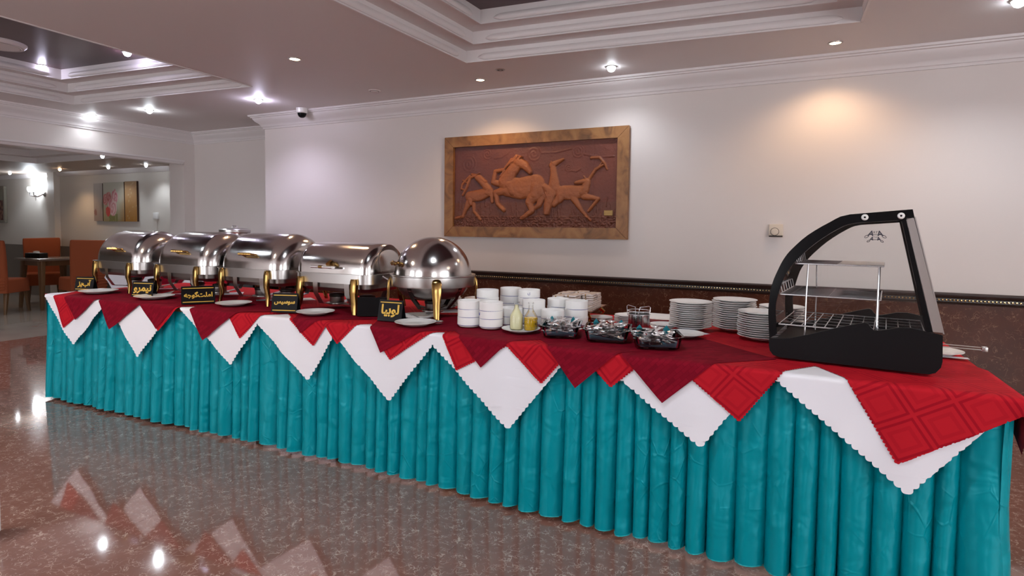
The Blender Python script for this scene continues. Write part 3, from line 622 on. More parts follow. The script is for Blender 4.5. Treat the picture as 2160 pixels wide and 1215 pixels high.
# squares of cloth laid cornerwise with one corner over the front edge
def cloth(name, mt, label, tip, aL, aR, side, lay, lobe=0, depth=0, yfn=yf, X0=TX0, X1=TX1, D=1.06, z0=.766, group=None):
    dL = Vector((math.cos(math.radians(aL)), math.sin(math.radians(aL)))); dR = Vector((math.cos(math.radians(aR)), math.sin(math.radians(aR)))); tp = Vector(tip)
    def edge(a, b, nrm):
        L = (b-a).length
        if not lobe: return [a]
        n = max(1, round(L/lobe)); out = []
        for i in range(n):
            for k in range(7):
                u = (i+k/7)/n; out.append(a+(b-a)*u+nrm*depth*(math.sin(PI*k/7)**.8-.35))
        return out
    A, B, C_, E_ = tp, tp+dR*side, tp+(dL+dR)*side, tp+dL*side
    pts = edge(A, B, -dL) + [B, C_] + [p for p in edge(E_, A, -dR)]
    bm = bmesh.new(); bm.faces.new([bm.verts.new((p.x, p.y, 0)) for p in pts]); bmesh.ops.triangulate(bm, faces=bm.faces[:])
    def cut(co_, no, clear=False):
        bmesh.ops.bisect_plane(bm, geom=bm.verts[:]+bm.edges[:]+bm.faces[:], dist=1e-5, plane_co=co_, plane_no=no, clear_outer=clear)
    cut((0, D, 0), (0, 1, 0), True)
    for v in (-.30, -.25, -.2, -.16, -.12, -.08, -.05, -.025, -.02, -.015, -.01, -.005, 0, .15, .4): cut((0, v, 0), (0, 1, 0))
    x = math.floor((tp.x-side)/.055)*.055
    while x < tp.x+side: cut((x, 0, 0), (1, 0, 0)); x += .055
    for e in (X0, X1):
        for k in (-.012, 0, .012, .03): cut((e+k, 0, 0), (1, 0, 0))
    for k in (-.6, -.25, .25, .6): cut((X1, 0, 0), (1, -k if k else 0, 0)) if abs(tp.x+side) > X1 and tp.x > -.6 else None
    uvl = bm.loops.layers.uv.new('UVMap'); flat = {v: v.co.copy() for v in bm.verts}
    for f in bm.faces:
        for l in f.loops: q = Vector((l.vert.co.x, l.vert.co.y))-tp; l[uvl].uv = (q.dot(dR), q.dot(dL))
    ph = 1.3
    for v in bm.verts:
        u, w_ = flat[v].x, flat[v].y; dz = .0011*lay; off = .024+.0022*lay; zt = z0+dz
        e = max(0, u-X1, X0-u); sx = 1 if u > X1 else -1; uu = min(max(u, X0), X1)
        dr = math.hypot(e, max(0, -w_)) if w_ < 0 else e
        if dr == 0:
            v.co = Vector((u, yfn(u)+w_, zt+.0008*noise.noise((u*8, w_*8, lay)))); continue
        th = math.atan2(e, -w_) if w_ < 0 else PI/2
        a = min(1, dr/.02)*PI/2; ou = off*math.sin(a)+.045*max(0, dr-.02)
        ou += (.004*math.sin(u*15+ph)+.003*math.sin(u*37+ph))*min(1, dr/.15) if w_ < 0 else 0
        ou += .45*dr*math.sin(2*th)*(e > 0 and w_ < 0)*.5
        drop = (1-math.cos(a))*.0127+max(0, dr-.02)
        v.co = Vector((uu+sx*math.sin(th)*ou if e else u, yfn(uu)+max(0, w_)-math.cos(th)*ou*(w_ < 0), zt-drop))
    me = bpy.data.meshes.new(name); bm.to_mesh(me); bm.free(); me.materials.append(mt)
    me.polygons.foreach_set('use_smooth', [True]*len(me.polygons))
    return tag(link(name, me), label, 'cloth', group)
ordn = ['first', 'second', 'third', 'fourth', 'fifth', 'sixth', 'seventh', 'eighth', 'ninth', 'tenth', 'eleventh']
Ws = [(-4.473, -.333, 138, 41), (-3.771, -.349, 136, 47), (-2.943, -.311, 146, 52), (-2.352, -.329, 145, 56), (-1.81, -.369, 140, 50), (-1.128, -.391, 142, 52), (-.302, -.321, 146, 56), (.354, -.361, 141, 52)]
Rs = [(-4.566, -.225, 124, 35), (-3.578, -.168, 139, 43), (-2.865, -.151, 130, 44), (-2.317, -.144, 143, 53), (-2.149, -.117, 134, 42), (-1.807, -.165, 130, 33), (-1.413, -.168, 117, 28), (-.971, -.17, 140, 49), (-.661, -.143, 138, 42), (-.17, -.205, 142, 55), (.32, -.267, 120, 33)]
Ms = [(-4.437, -.165, 131, 35), (-4.053, -.198, 124, 31), (-3.597, -.159, 137, 41), (-3.175, -.194, 123, 34), (-2.405, -.086, 130, 35), (-1.863, -.137, 120, 28), (-1.273, -.139, 135, 43), (-.811, -.168, 131, 43), (-.451, -.178, 135, 43)]
for i, (u, v, a, b) in enumerate(Ws): cloth('white_cloth', M_white, 'scalloped white cloth corner, %s white corner from the left end' % ordn[i], (u, v), a, b, .80, (i*2) % 3*.5, .027, .0085, group='white cloth squares on the buffet')
for i, (u, v, a, b) in enumerate(Rs): cloth('red_cloth', M_red, 'pinked red damask cloth corner, %s red corner from the left end' % ordn[i], (u, v), a, b, .66 if i != 10 else .62, 2.5+(i % 2)*.8+(i == 10)*.5, .0135, .005, group='red damask squares on the buffet')
for i, (u, v, a, b) in enumerate(Ms): cloth('maroon_cloth', M_maroon, 'quilted maroon cloth corner, %s maroon corner from the left end' % ordn[i], (u, v), a, b, .54, 4.6+(i % 2)*.7, group='maroon squares on the buffet')

# second, shorter table behind at the left
Y2, A0, A1 = 4.02, -7.08, -4.75
t = thing('side_table', 'covered side table behind the chafing dishes by the recess', 'table')
MB().box(A0, Y2, .73, A1, 4.76, .757).obj('tabletop', M_wood, t, smooth=False)
for x in (A0+.1, A1-.1):
    for y in (Y2+.1, 4.66): MB().tube([(x, y, .73), (x, y, 0)], .02, 8).obj('leg', M_dark, t)
m_ = MB(); cols = []
for i in range(120):
    x = A0+(A1-A0)*i/119; o_ = .012*abs(math.sin(i*.55)); cols.append([(x, Y2-.004-o_*(.4+.6*(1-z/.75)), z) for z in (.02, .25, .5, .75)])
m_.loft(cols, cap=False, close=False); tag(m_.obj('side_table_skirt', mat('grey_skirt', (.045, .045, .05), .7)), 'dark grey skirt of the side table behind', 'table skirt')
for i, (u, v, col, nm, lb) in enumerate(((-6.85, -.36, M_white, 'white_cloth', 'white cloth corner hanging from left end of the side table'), (-6.25, -.36, M_white, 'white_cloth', 'white cloth corner in the middle of the side table'), (-5.6, -.36, M_white, 'white_cloth', 'white cloth corner at right part of the side table'),
        (-6.55, -.22, M_maroon, 'maroon_cloth', 'maroon cloth corner left on the side table behind'), (-5.95, -.28, M_maroon, 'maroon_cloth', 'maroon cloth corner in the middle of the side table'), (-5.25, -.24, M_red, 'red_cloth', 'red cloth corner at the right end of side table'))):
    cloth(nm, col, lb, (u, v), 135, 45, .52, i, *((.0235, .0095) if col == M_white else (0, 0)), yfn=lambda x: Y2, X0=A0, X1=A1, D=.72, z0=.758)
t = thing('soup_pot', 'tall stainless soup pot with lid behind the chafing dishes', 'pot', (-5.30, 4.26, .768))
MB().lathe([(.0005, 0), (.13, 0), (.14, .01), (.14, .43), (.146, .436), (.146, .442), (.0005, .442)], 36).obj('body', M_steel, t)
MB().lathe([(.148, .436), (.152, .442), (.152, .466), (.14, .478), (.06, .488), (.0005, .490)], 36).obj('lid', M_brush, t)
MB().tube([(-.035, 0, .485), (-.03, 0, .507), (.03, 0, .507), (.035, 0, .485)], .008, 8).obj('lid_handle', M_chrome, t)
MB().lathe([(.0005, .012), (.02, .012), (.024, 0)], 12).obj('vent_knob', M_chrome, t, (.07, -.05, .484))
for sx in (-1, 1): MB().tube([(sx*.135, -.05, .36), (sx*.18, -.045, .365), (sx*.18, .045, .365), (sx*.135, .05, .36)], .008, 8).obj('side_handle', M_chrome, t)

# ------------------------------------------------------------------ chafing dishes
def leg_loft(secs):
    rg = []
    for (x, y, z), w_, d_, r_ in secs: rg.append([(x+a, y+b, z) for a, b in rrect(w_/2, d_/2, min(w_, d_)*r_, 2)])
    return MB().loft(rg)
def burner(par, x, y):
    b = MB().lathe([(.0005, 0), (.042, 0), (.044, .004), (.044, .040), (.040, .044), (.0005, .044)], 20).obj('burner', M_pan, par, (x, y, .028))
    MB().lathe([(.046, .036), (.048, .040), (.048, .052), (.030, .058), (.0005, .058)], 20).obj('burner_cap', M_dark, b)
    MB().lathe([(.058, .0), (.062, .004), (.062, .010), (.050, .010), (.046, .004)], 20).obj('burner_cup', M_brush, b, (0, 0, -.010))
def roll_top(label, x, y, rz, hl, fil, cyl):
    t = thing('roll_top_chafer', label, 'chafing dish', (x, y, T), rz, 'chafing dishes on the buffet')
    hx, hy, z0, z1 = (.292, .205, .168, .224) if cyl else (.305, .235, .168, .224)
    MB().loft([ring(hx, hy, .085, z0), ring(hx, hy, .085, z1-.004), ring(hx+.006, hy+.006, .09, z1-.003), ring(hx+.006, hy+.006, .09, z1), ring(hx-.012, hy-.012, .075, z1), ring(hx-.012, hy-.012, .075, z0), ring(hx, hy, .085, z0)], cap=False).obj('rim', M_brush, t)
    MB().loft([ring(hx-.03, hy-.03, .06, z0+.02), ring(hx-.034, hy-.034, .06, z0-.03), ring(hx-.05, hy-.05, .05, z0-.05), ring(hx-.07, hy-.07, .03, z0-.054)]).obj('water_pan', M_pan, t)
    a, h_, ln = hy-.014, hl, hx-.010; rg = []; nP = 28
    sec = [0] + [fil*math.sin(PI/2*i/8) for i in range(1, 9)]
    def prof(ins, X):
        out = []
        for k in range(nP+1):
            c = PI*k/nP; e = 1.0 if not cyl else .86
            cs, sn = math.cos(c), math.sin(c); px = (a-ins)*math.copysign(abs(cs)**e, cs); pz = max(0, (h_-ins))*sn**e; out.append((X, px, z1+pz))
        return out
    ang = [PI/2*i/9 for i in range(10)]
    for th in reversed(ang): rg.append(prof(fil*(1-math.cos(th)), -(ln-fil+fil*math.sin(th))))
    rg.append(prof(0, 0))
    for th in ang: rg.append(prof(fil*(1-math.cos(th)), ln-fil+fil*math.sin(th)))
    L = MB(); L.loft(rg, cap=True, close=True); lid = L.obj('lid', M_steel, t, ang=30)
    if cyl:
        for sx in (-1, 1):
            R_ = min(a, h_)*(.50 if cyl else .36); d_ = MB().lathe([(R_+.008, 0), (R_, -.004), (R_*.5, -.008), (.0005, -.009)], 28).obj('end_dish', M_steel if not cyl else M_brush, lid, (sx*(ln+.0015), 0, z1+h_*.42)); d_.rotation_euler = (0, sx*PI/2, 0)
    # handle on the lid front
    th = math.radians(157 if not cyl else 166); hyp, hz = a*math.cos(th), z1+h_*math.sin(th)
    if not cyl:
        pts = [(-.062, hyp+.004, hz), (-.058, hyp-.022, hz+.004)]
        for i in range(9): pts.append((-.048+.096*i/8, hyp-.034-.004*math.cos(i*PI/1.0), hz+.006+.003*math.sin(i*1.6)))
        pts += [(.058, hyp-.022, hz+.004), (.062, hyp+.004, hz)]
        hd = MB(); hd.tube(pts, .0075, 8)
        for i in range(11): hd.sphere((-.048+.0096*i, hyp-.034, hz+.006), .0105, 8, 5)
        hd.obj('rope_handle', M_gold, lid)
    else:
        MB().tube([(-.105, hyp-.045, hz-.004), (.060, hyp-.045, hz-.004)], .0085, 10).obj('bar_handle', M_chrome, lid)
        MB().tube([(-.045, hyp-.045, hz-.004), (-.018, hyp-.045, hz-.004)], .0098, 10).obj('gold_sleeve', M_gold, lid)
        MB().tube([(.02, hyp+.01, hz+.004), (.02, hyp-.02, hz+.022), (.022, hyp-.045, hz+.010)], [.016, .017, .014], 8).obj('bracket', M_gold, lid)
        MB().lathe([(.0005, 0), (.011, 0), (.011, .012), (.0005, .014)], 10).obj('end_cap', M_chrome, lid, (.062, hyp-.045, hz-.010))
    for sx in (-1, 1):
        for sy in (-1, 1):
            X = sx*.205; Y = sy*(hy+.010)
            if cyl: leg_loft([((X, Y, .200), .036, .02, .1), ((X, Y, .186), .042, .030, .15), ((X, Y+sy*.006, .120), .042, .030, .15), ((X+sx*.004, Y+sy*.004, .06), .034, .024, .15), ((X+sx*.014, Y+sy*.016, 0), .028, .016, .15)]).obj('leg', M_gold, t)
            else: leg_loft([((X, Y, .222), .018, .012, .45), ((X, Y, .216), .034, .020, .45), ((X, Y+sy*.002, .190), .042, .026, .45), ((X, Y+sy*.004, .120), .036, .028, .4), ((X+sx*.004, Y-sy*.004, .060), .030, .022, .4), ((X+sx*.012, Y+sy*.008, 0), .024, .014, .4)]).obj('leg', M_gold, t)
    for sx in (-1, 1):
        p = [(sx*.12, -hy+.02, z0), (sx*.12, -hy+.025, .10), (sx*.12, -hy+.07, .035), (sx*.12, -.06, .022), (sx*.12, .06, .022), (sx*.12, hy-.07, .035), (sx*.12, hy-.025, .10), (sx*.12, hy-.02, z0)]
        MB().loft([[(q[0]-.018, q[1], q[2]), (q[0]+.018, q[1], q[2]), (q[0]+.018, q[1]+.0, q[2]+.004), (q[0]-.018, q[1], q[2]+.004)] for q in p]).obj('burner_strap', M_brush, t)
        burner(t, sx*.12, 0)
    MB().loft([[(X, -.015, .018), (X, .015, .018), (X, .015, .022), (X, -.015, .022)] for X in (-.2, .2)]).obj('cross_strap', M_pan, t)
    for sx in (-1, 1): MB().tube([(sx*(hx-.004), -.07, z1-.012), (sx*(hx+.022), -.06, z1-.03), (sx*(hx+.022), .06, z1-.03), (sx*(hx-.004), .07, z1-.012)], .005, 8).obj('end_handle', M_chrome, t)
    return t
roll_top('steel roll-top chafing dish at the far left end of the buffet', -4.545, 2.838, 0, .226, .11, False)
roll_top('steel roll-top chafing dish, second from the left end', -3.812, 2.838, 0, .228, .11, False)
roll_top('steel roll-top chafing dish in the middle, third from the left', -3.150, 2.838, 0, .226, .11, False)
roll_top('cylindrical chafing dish with straight bar handle left of the round dome', -2.455, 2.805, 0, .178, .060, True)
t = thing('dome_chafer', 'round chafing dish with spherical dome lid', 'chafing dish', (-1.868, 2.815, T), 0, 'chafing dishes on the buffet')
MB().lathe([(.225, .170), (.236, .170), (.238, .176), (.238, .226), (.243, .230), (.243, .234), (.226, .234), (.224, .226), (.225, .170)], 56).obj('rim', M_brush, t)
MB().lathe([(.200, .190), (.196, .15), (.175, .12), (.13, .10), (.06, .092), (.0005, .09)], 48).obj('water_pan', M_pan, t)
pr = [(.218*math.cos(PI/2*i/20), .232+.214*math.sin(PI/2*i/20)) for i in range(20)]+[(.0005, .446)]
lid = MB().lathe([(.222, .226), (.219, .232)]+pr, 56).obj('lid', M_steel, t)
a_ = math.radians(-123); c_, s_ = math.cos(a_), math.sin(a_); pts = []
for i in range(13):
    u = -1+i/6; rr = .207+.030*min(1, 2.2*(1-abs(u))); an = a_+u*.26; pts.append((rr*math.cos(an), rr*math.sin(an), .300+.004*math.cos(u*9)))
hd = MB().tube(pts, .0072, 8)
for q in pts[2:-2]: hd.sphere(q, .0098, 8, 5)
hd.obj('rope_handle', M_gold, lid)
for dg in (-52, 38, 128, 218):
    a_ = math.radians(dg); d_ = (math.cos(a_), math.sin(a_)); rg = []
    for r_, z, w_, th in ((.236, .222, .018, .008), (.240, .215, .044, .012), (.246, .200, .054, .016), (.250, .15, .052, .016), (.252, .08, .040, .014), (.262, .0, .032, .012)):
        rg.append([(d_[0]*(r_+b)-d_[1]*a, d_[1]*(r_+b)+d_[0]*a, z) for a, b in rrect(w_/2, th/2, th*.4, 2)])
    MB().loft(rg).obj('leg', M_gold, t)
    a2 = a_+PI/4; d2 = (math.cos(a2), math.sin(a2)); p = [(.205, .17), (.17, .10), (.11, .04), (.05, .03)]
    MB().loft([[(d2[0]*r_-d2[1]*a, d2[1]*r_+d2[0]*a, z+b) for a, b in ((-.014, 0), (.014, 0), (.014, .005), (-.014, .005))] for r_, z in p]).obj('burner_strap', M_dark, t)
burner(t, 0, 0)

# ------------------------------------------------------------------ signs
def sign(label, x, y, rz, body, wd=.15, hg=.105, size=.05, blank=False, low=True):
    t = thing('food_sign', label, 'sign', (x, y, T+.001), rz, 'black tent signs in front of the dishes')
    tl = .22; M = Matrix.Rotation(PI/2-tl, 4, 'X')
    def pl(x0, z0, x1, z1, y0, y1): return MB().add([Vector(M @ Vector((a, b, c))) for a, b, c in ((x0, z0, y0), (x1, z0, y0), (x1, z1, y0), (x0, z1, y0), (x0, z0, y1), (x1, z0, y1), (x1, z1, y1), (x0, z1, y1))],
                     [(0, 3, 2, 1), (4, 5, 6, 7), (0, 1, 5, 4), (1, 2, 6, 5), (2, 3, 7, 6), (3, 0, 4, 7)])
    pl(-wd/2, 0, wd/2, hg, -.003, 0).obj('front_plate', M_black, t, smooth=False)
    h = hg*math.cos(tl); yb = hg*math.sin(tl)
    MB().prism([(yb, h), (yb+.003, h), (yb*2+.006, 0), (yb*2+.003, 0)], -wd/2, wd/2, 'x').obj('back_plate', M_black, t, smooth=False)
    MB().box(-wd/2, .001, 0, wd/2, yb*2+.004, .002).obj('foot_plate', M_black, t, smooth=False)
    if blank: return
    for z in ((hg-.013, .012) if low else (hg-.013,)): pl(-wd/2+.008, z-.0022, wd/2-.008, z+.0022, 0, .0008).obj('gold_line', M_goldp, t, smooth=False)
    me = text_mesh(body, size, .0016, .0006, None, M_goldp)
    xs = [v.co.x for v in me.vertices]; ys = [v.co.y for v in me.vertices]; cx, cy = (min(xs)+max(xs))/2, (min(ys)+max(ys))/2; k = min((wd-.03)/(max(xs)-min(xs)), (hg-.044)/(max(ys)-min(ys)))
    me.transform(M @ Matrix.Translation((0, hg/2-.001, .0008)) @ Matrix.Scale(k, 4) @ Matrix.Translation((-cx, -cy, 0))); link('lettering', me, t)
sign('black sign with gold Persian lettering at the far left dish', -4.765, 2.515, .34, '\uFEB0\uFB58\uFE8F\uFE81')
sign('black sign with gold Persian lettering at the second dish', -4.055, 2.505, .30, '\uFEED\uFEAE\uFEE4\uFBFF\uFEE7', .165)
sign('widest black sign, turned sideways, gold Persian lettering, third dish', -3.395, 2.455, .95, '\uFEEA\uFEA0\uFEED\uFB94\uFE96\uFEE0\uFEE3\uFE8D', .19, .112)
sign('black sign with gold Persian lettering at the bar-handled dish', -2.640, 2.440, .34, '\uFEB2\uFBFF\uFEB3\uFEEE\uFEB3', .155, .112)
sign('black sign with gold Persian lettering in front of the round dome', -1.925, 2.485, .10, '\uFE8E\uFBFF\uFE91\uFEEE\uFEDF', .145, .112, low=False)
sign('blank black sign standing behind the dome dish sign', -2.120, 2.585, .55, '', .165, .105, blank=True)

# ------------------------------------------------------------------ crockery
def plate_mesh(r, h, name='plate'):
    return MB().lathe([(.0005, .004), (r*.55, .004), (r*.62, .0055), (r*.74, h*.62), (r*.97, h), (r, h+.0008), (r*1.0, h-.0012), (r*.76, h*.48), (r*.62, .0005), (r*.58, 0), (r*.5, .0015), (.0005, .0018)], 44).mesh(name, M_porc)
PM = {r: plate_mesh(r, h) for r, h in ((.122, .019), (.106, .017), (.094, .016), (.070, .013))}
def plate(r, x, y, z, label, group=None, tilt=0):
    o = tag(link('plate', PM[r], None, (x, y, z), random.uniform(0, 6)), label, 'plate', group)
    if tilt: o.rotation_euler = (tilt, tilt*.5, 0)
    return o
for x, y, r, lb in ((-4.545, 2.50, .122, 'white plate in front of the far left chafing dish'), (-3.905, 2.50, .122, 'white plate in front of the second chafing dish'), (-3.165, 2.53, .106, 'white plate in front of the third chafing dish'),
                 (-2.455, 2.50, .106, 'white plate in front of the bar-handled chafing dish'), (-1.745, 2.47, .106, 'white plate in front of the round dome chafing dish'), (-1.80, 2.83, .106, 'white plate lying beneath the round dome chafing dish')):
    if 'beneath' in lb: y = 2.66; x = -1.86
    plate(r, x, y, T, lb, 'single plates by the dishes')
def stack(r, x, y, n, pitch, lb, tilt=0):
    for k in range(n):
        plate(r, x+random.uniform(-.003, .003), y+random.uniform(-.003, .003), T+k*pitch, ('topmost white plate of the stack ' if k == n-1 else 'white plate below the top one in the stack ')+lb, 'plates stacked '+lb, tilt*random.uniform(-1, 1))
stack(.106, -.475, 3.075, 13, .0102, 'left of the three by the case')
stack(.106, -.275, 3.150, 14, .0106, 'tallest of the three by the case')
stack(.106, -.135, 2.945, 12, .0100, 'half hidden by the display case')
stack(.106, -.060, 3.230, 11, .0108, 'rearmost behind the display case')
stack(.106, -1.98, 3.11, 6, .0105, 'left behind the dome dish')
stack(.106, -1.74, 3.16, 6, .0105, 'right behind the dome dish')
stack(.070, -.800, 3.07, 5, .0085, 'of small saucers left of the basket')
stack(.070, -.960, 3.09, 2, .0085, 'of two saucers right of the tray')
stack(.070, -.600, 3.02, 2, .0085, 'of two saucers right of the basket')
plate(.094, -.465, 2.83, T, 'single white plate behind the right glass dish')
MB_ = MB().loft([ring(.11, .08, .07, 0), ring(.125, .09, .08, .003), ring(.185, .115, .11, .022), ring(.188, .118, .113, .023), ring(.186, .116, .11, .021), ring(.12, .085, .075, .006)])
tag(MB_.obj('platter', M_porc, None, (-.71, 3.255, T), .02), 'long white oval platter behind the saucers', 'platter')
# bowls
def bowl_proto():
    t = thing('bowl', 'x', 'bowl')
    MB().lathe([(.0005, .004), (.048, .006), (.0555, .018), (.0565, .050), (.0578, .052), (.0592, .050), (.0592, .012), (.056, .007), (.050, .001), (.044, 0), (.040, .002), (.0005, .002)], 36).obj('body', M_porc, t)
    MB().lathe([(.0593, .0092), (.0596, .0095), (.0596, .0107), (.0593, .0110)], 36).obj('blue_band', M_blue, t)
    return t
bp = bowl_proto(); first = True
def crest(par, ang, r, z, s=1, flat=False):
    pts = [(-.006, .006), (-.004, -.004), (.001, .001), (.000, -.006), (.006, -.002), (.004, .006), (.007, .010)]
    if flat: P3 = [(r+a*s, b*s, z) for a, b in pts]
    else: P3 = [(r*math.cos(ang+a*s/r), r*math.sin(ang+a*s/r), z+b*s) for a, b in pts]
    MB().tube(P3, .0011*s, 5).obj('blue_crest', M_blue, par)
BS = [(-1.485, 2.570, 3, 'front left', 0), (-1.362, 2.572, 3, 'front right', 1), (-1.475, 2.745, 4, 'behind the front pair', 0), (-1.312, 2.700, 2, 'left of the cream bottle', 0), (-1.290, 2.872, 4, 'with two blue crests showing', 2), (-1.415, 2.905, 4, 'farthest back near the dome', 0),
      (-1.213, 2.765, 3, 'behind the oil bottles', 0), (-1.095, 2.735, 2, 'low one right of the oil bottle', 0), (-1.128, 2.890, 3, 'at the back by the tray', 0), (-1.010, 2.850, 3, 'rightmost next to the tray', 0)]
for x, y, n_, lb, cr_ in BS:
    for k in range(n_):
        o = bp if first else copy_tree(bp); first = False
        place(o, (x+random.uniform(-.002, .002), y, T+k*.0402), random.uniform(0, 6) if cr_ != 2 else 0)
        o['label'] = ('top' if k == n_-1 else 'lower')+' white bowl with blue line in the stack '+lb; o['group'] = 'bowls in the stack '+lb
        if cr_ == 2 and k >= 2: crest(o, math.radians(-68), .0597, .030)
        if cr_ == 1 and k == 1: o.rotation_euler.z = 0; crest(o, math.radians(-140), .0597, .030)
# small things by the bowls: bottles on a plate
plate(.094, -1.190, 2.560, T, 'white plate carrying the two salad dressing bottles')
def bottle(label, x, y, m, ribs, fill):
    t = thing('dressing_bottle', label, 'bottle', (x, y, T+.0045)); pr = [(.0005, 0), (.030, 0), (.033, .004), (.0335, .06), (.031, .070), (.020, .088), (.0125, .102), (.011, .118), (.012, .128), (.0145, .131), (.0145, .135), (.0115, .136)]
    MB().lathe(pr, 28).obj('glass_body', M_glassbot, t)
    li = [(max(.0005, r-.0022), z+.002) for r, z in pr if z < fill]; li.append((.0005, li[-1][1]+.001)); MB().lathe(li, 24).obj('contents', m, t)
    if ribs:
        for k in range(3):
            for j in range(16): a = 2*PI*j/16; MB().rbox(-.0035, -.0022, -.007, .0035, .0022, .007, .001, 1).obj('glass_rib', M_glassbot, t, (.0335*math.cos(a), .0335*math.sin(a), .015+k*.019), a+PI/2)
bottle('bottle of cream dressing on the plate by the bowls', -1.222, 2.575, M_cream, False, .12)
bottle('ribbed bottle of yellow oil next to the cream dressing', -1.152, 2.590, M_oil, True, .066)

# ------------------------------------------------------------------ glass dishes with cutlery
def spoon_mesh():
    m = MB(); rg = []
    for x, w_, z in ((-.085, .008, .001), (-.082, .010, .0015), (-.02, .005, .003), (.03, .0032, .004), (.042, .004, .003)): rg.append([(x, -w_, z), (x, w_, z), (x, w_, z+.0018), (x, -w_, z+.0018)])
    m.loft(rg); rg = []
    for i in range(9):
        u = -1+i/4; wq = .0175*math.sqrt(max(.02, 1-u*u)); rg.append([(.066+u*.026, wq*v, .0035-.006*(1-u*u)*(1-v*v)) for v in (-1, -.6, 0, .6, 1)])
    m.loft(rg, cap=False, close=False); return m.mesh('spoon', M_chrome)
def fork_mesh():
    m = MB(); rg = []
    for x, w_, z in ((-.085, .009, .001), (-.02, .005, .003), (.03, .0035, .004), (.045, .010, .002), (.058, .0115, .001)): rg.append([(x, -w_, z), (x, w_, z), (x, w_, z+.0018), (x, -w_, z+.0018)])
    m.loft(rg)
    for y in (-.0095, -.0032, .0032, .0095): m.loft([[(x, y-.0018, z), (x, y+.0018, z), (x, y+.0018, z+.0016), (x, y-.0018, z+.0016)] for x, z in ((.057, .001), (.075, .002), (.093, .006))])
    return m.mesh('fork', M_chrome)
SPM, FKM = spoon_mesh(), fork_mesh()
def dish(label, x, y, rz, hx, hy, mesh, cname, clabel, n_, up_=0):
    t = thing('glass_dish', label, 'glass dish', (x, y, T), rz, 'glass dishes of cutlery')
    h_ = .052
    MB().loft([ring(hx-.022, hy-.022, .02, 0), ring(hx-.012, hy-.012, .026, .004), ring(hx-.003, hy-.003, .03, h_-.004), ring(hx+.006, hy+.006, .034, h_-.001), ring(hx+.006, hy+.006, .034, h_+.003), ring(hx-.004, hy-.004, .03, h_+.002), ring(hx-.016, hy-.016, .024, .007), ring(hx-.03, hy-.03, .018, .005)]).obj('dish_body', M_glassb, t, ang=60)
    nk = thing('napkin', 'blue-grey cloth napkin lining the '+label.split(' heap')[0].split(' with')[0], 'napkin', (x, y, T), rz, 'napkins lining the dishes')
    rg = []
    for k, z in ((.30, .007), (.80, .008), (.86, .016), (.90, .024)):
        rg.append([(px*k, py*k, z+(.011*math.sin(2.0*math.atan2(py, px)+x*9+1) if z > .02 else 0)) for px, py in rrect(hx, hy, .03, 5)])
    MB().loft(rg, cap=False).obj('cloth', M_napk, nk)
    for q in range(2):
        a = (2.4, .75)[q]+x; c_ = Vector((hx*.62*(-1 if q else .9), hy*.78, .058))
        MB().add([c_+Vector(p) for p in ((-.016, .004, -.026), (.012, .006, -.026), (.018, .0, -.006), (.010, -.006, .004), (.0, -.010, .018), (-.012, -.002, .002))], [(0, 1, 2, 3, 4, 5)]).obj('corner_tip', M_tealn, nk, smooth=False)
    rnd = random.Random(n_+int(x*100))
    for k in range(n_):
        lx = rnd.uniform(-hx*.62, hx*.62); ly = rnd.uniform(-hy*.22, hy*.22); z = .010+k*.052/n_*(1-.35*abs(lx)/hx); a = PI/2+rnd.uniform(-.45, .45)+(PI if rnd.random() < .4 else 0)
        c, s_ = math.cos(rz), math.sin(rz); o = tag(link(cname, mesh, None, (x+lx*c-ly*s_, y+lx*s_+ly*c, T+z+.004), 0), clabel, cname, cname+'s heaped in the dishes')
        o.rotation_euler = (rnd.uniform(-.2, .2), rnd.uniform(-.16, .12), rz+a)
dish('left glass dish with a heap of forks', -.985, 2.575, .28, .088, .112, FKM, 'fork', 'steel fork in the heap in the left glass dish', 44)
dish('middle glass dish with a heap of teaspoons', -.765, 2.590, .22, .100, .120, SPM, 'teaspoon', 'small steel spoon in the heap in the middle glass dish', 46)
dish('right glass dish with a heap of spoons', -.535, 2.535, .34, .100, .112, SPM, 'spoon', 'steel spoon in the heap in the right glass dish', 40)
# wire basket
t = thing('cutlery_basket', 'perforated steel basket with two wire handles behind the dishes', 'basket', (-.690, 2.865, T))
M_perf = mat('perforated_steel', (.55, .54, .53), .22, 1); q = NT(M_perf); tc = q.n('ShaderNodeTexCoord'); vo = q.n('ShaderNodeTexVoronoi'); vo.inputs['Scale'].default_value = 130; vo.inputs['Randomness'].default_value = .2; q.l(tc.outputs['Object'], vo.inputs['Vector'])
hole = q.math('LESS_THAN', vo.outputs['Distance'], .34); q.l(q.mix(hole, (.62, .61, .60), (.05, .045, .04)), q.b.inputs['Base Color']); q.bump(hole, -.6, .002)
MB().lathe([(.0005, .002), (.050, .002), (.052, .006), (.052, .084), (.0505, .084), (.0505, .006), (.0005, .004)], 36).obj('drum', M_perf, t)
for z, r_ in ((.084, .054), (.100, .055), (.004, .053)): MB().tube([(r_*math.cos(2*PI*i/32), r_*math.sin(2*PI*i/32), z) for i in range(32)], .0022, 6, True).obj('wire_ring', M_chrome, t)
for s_ in (-1, 1): MB().tube([(s_*.054, -.012, .075), (s_*.058, -.012, .120), (s_*.052, -.012, .126), (s_*.012, -.03, .120), (s_*.007, -.045, .085)], .0019, 6).obj('wire_handle', M_chrome, t)
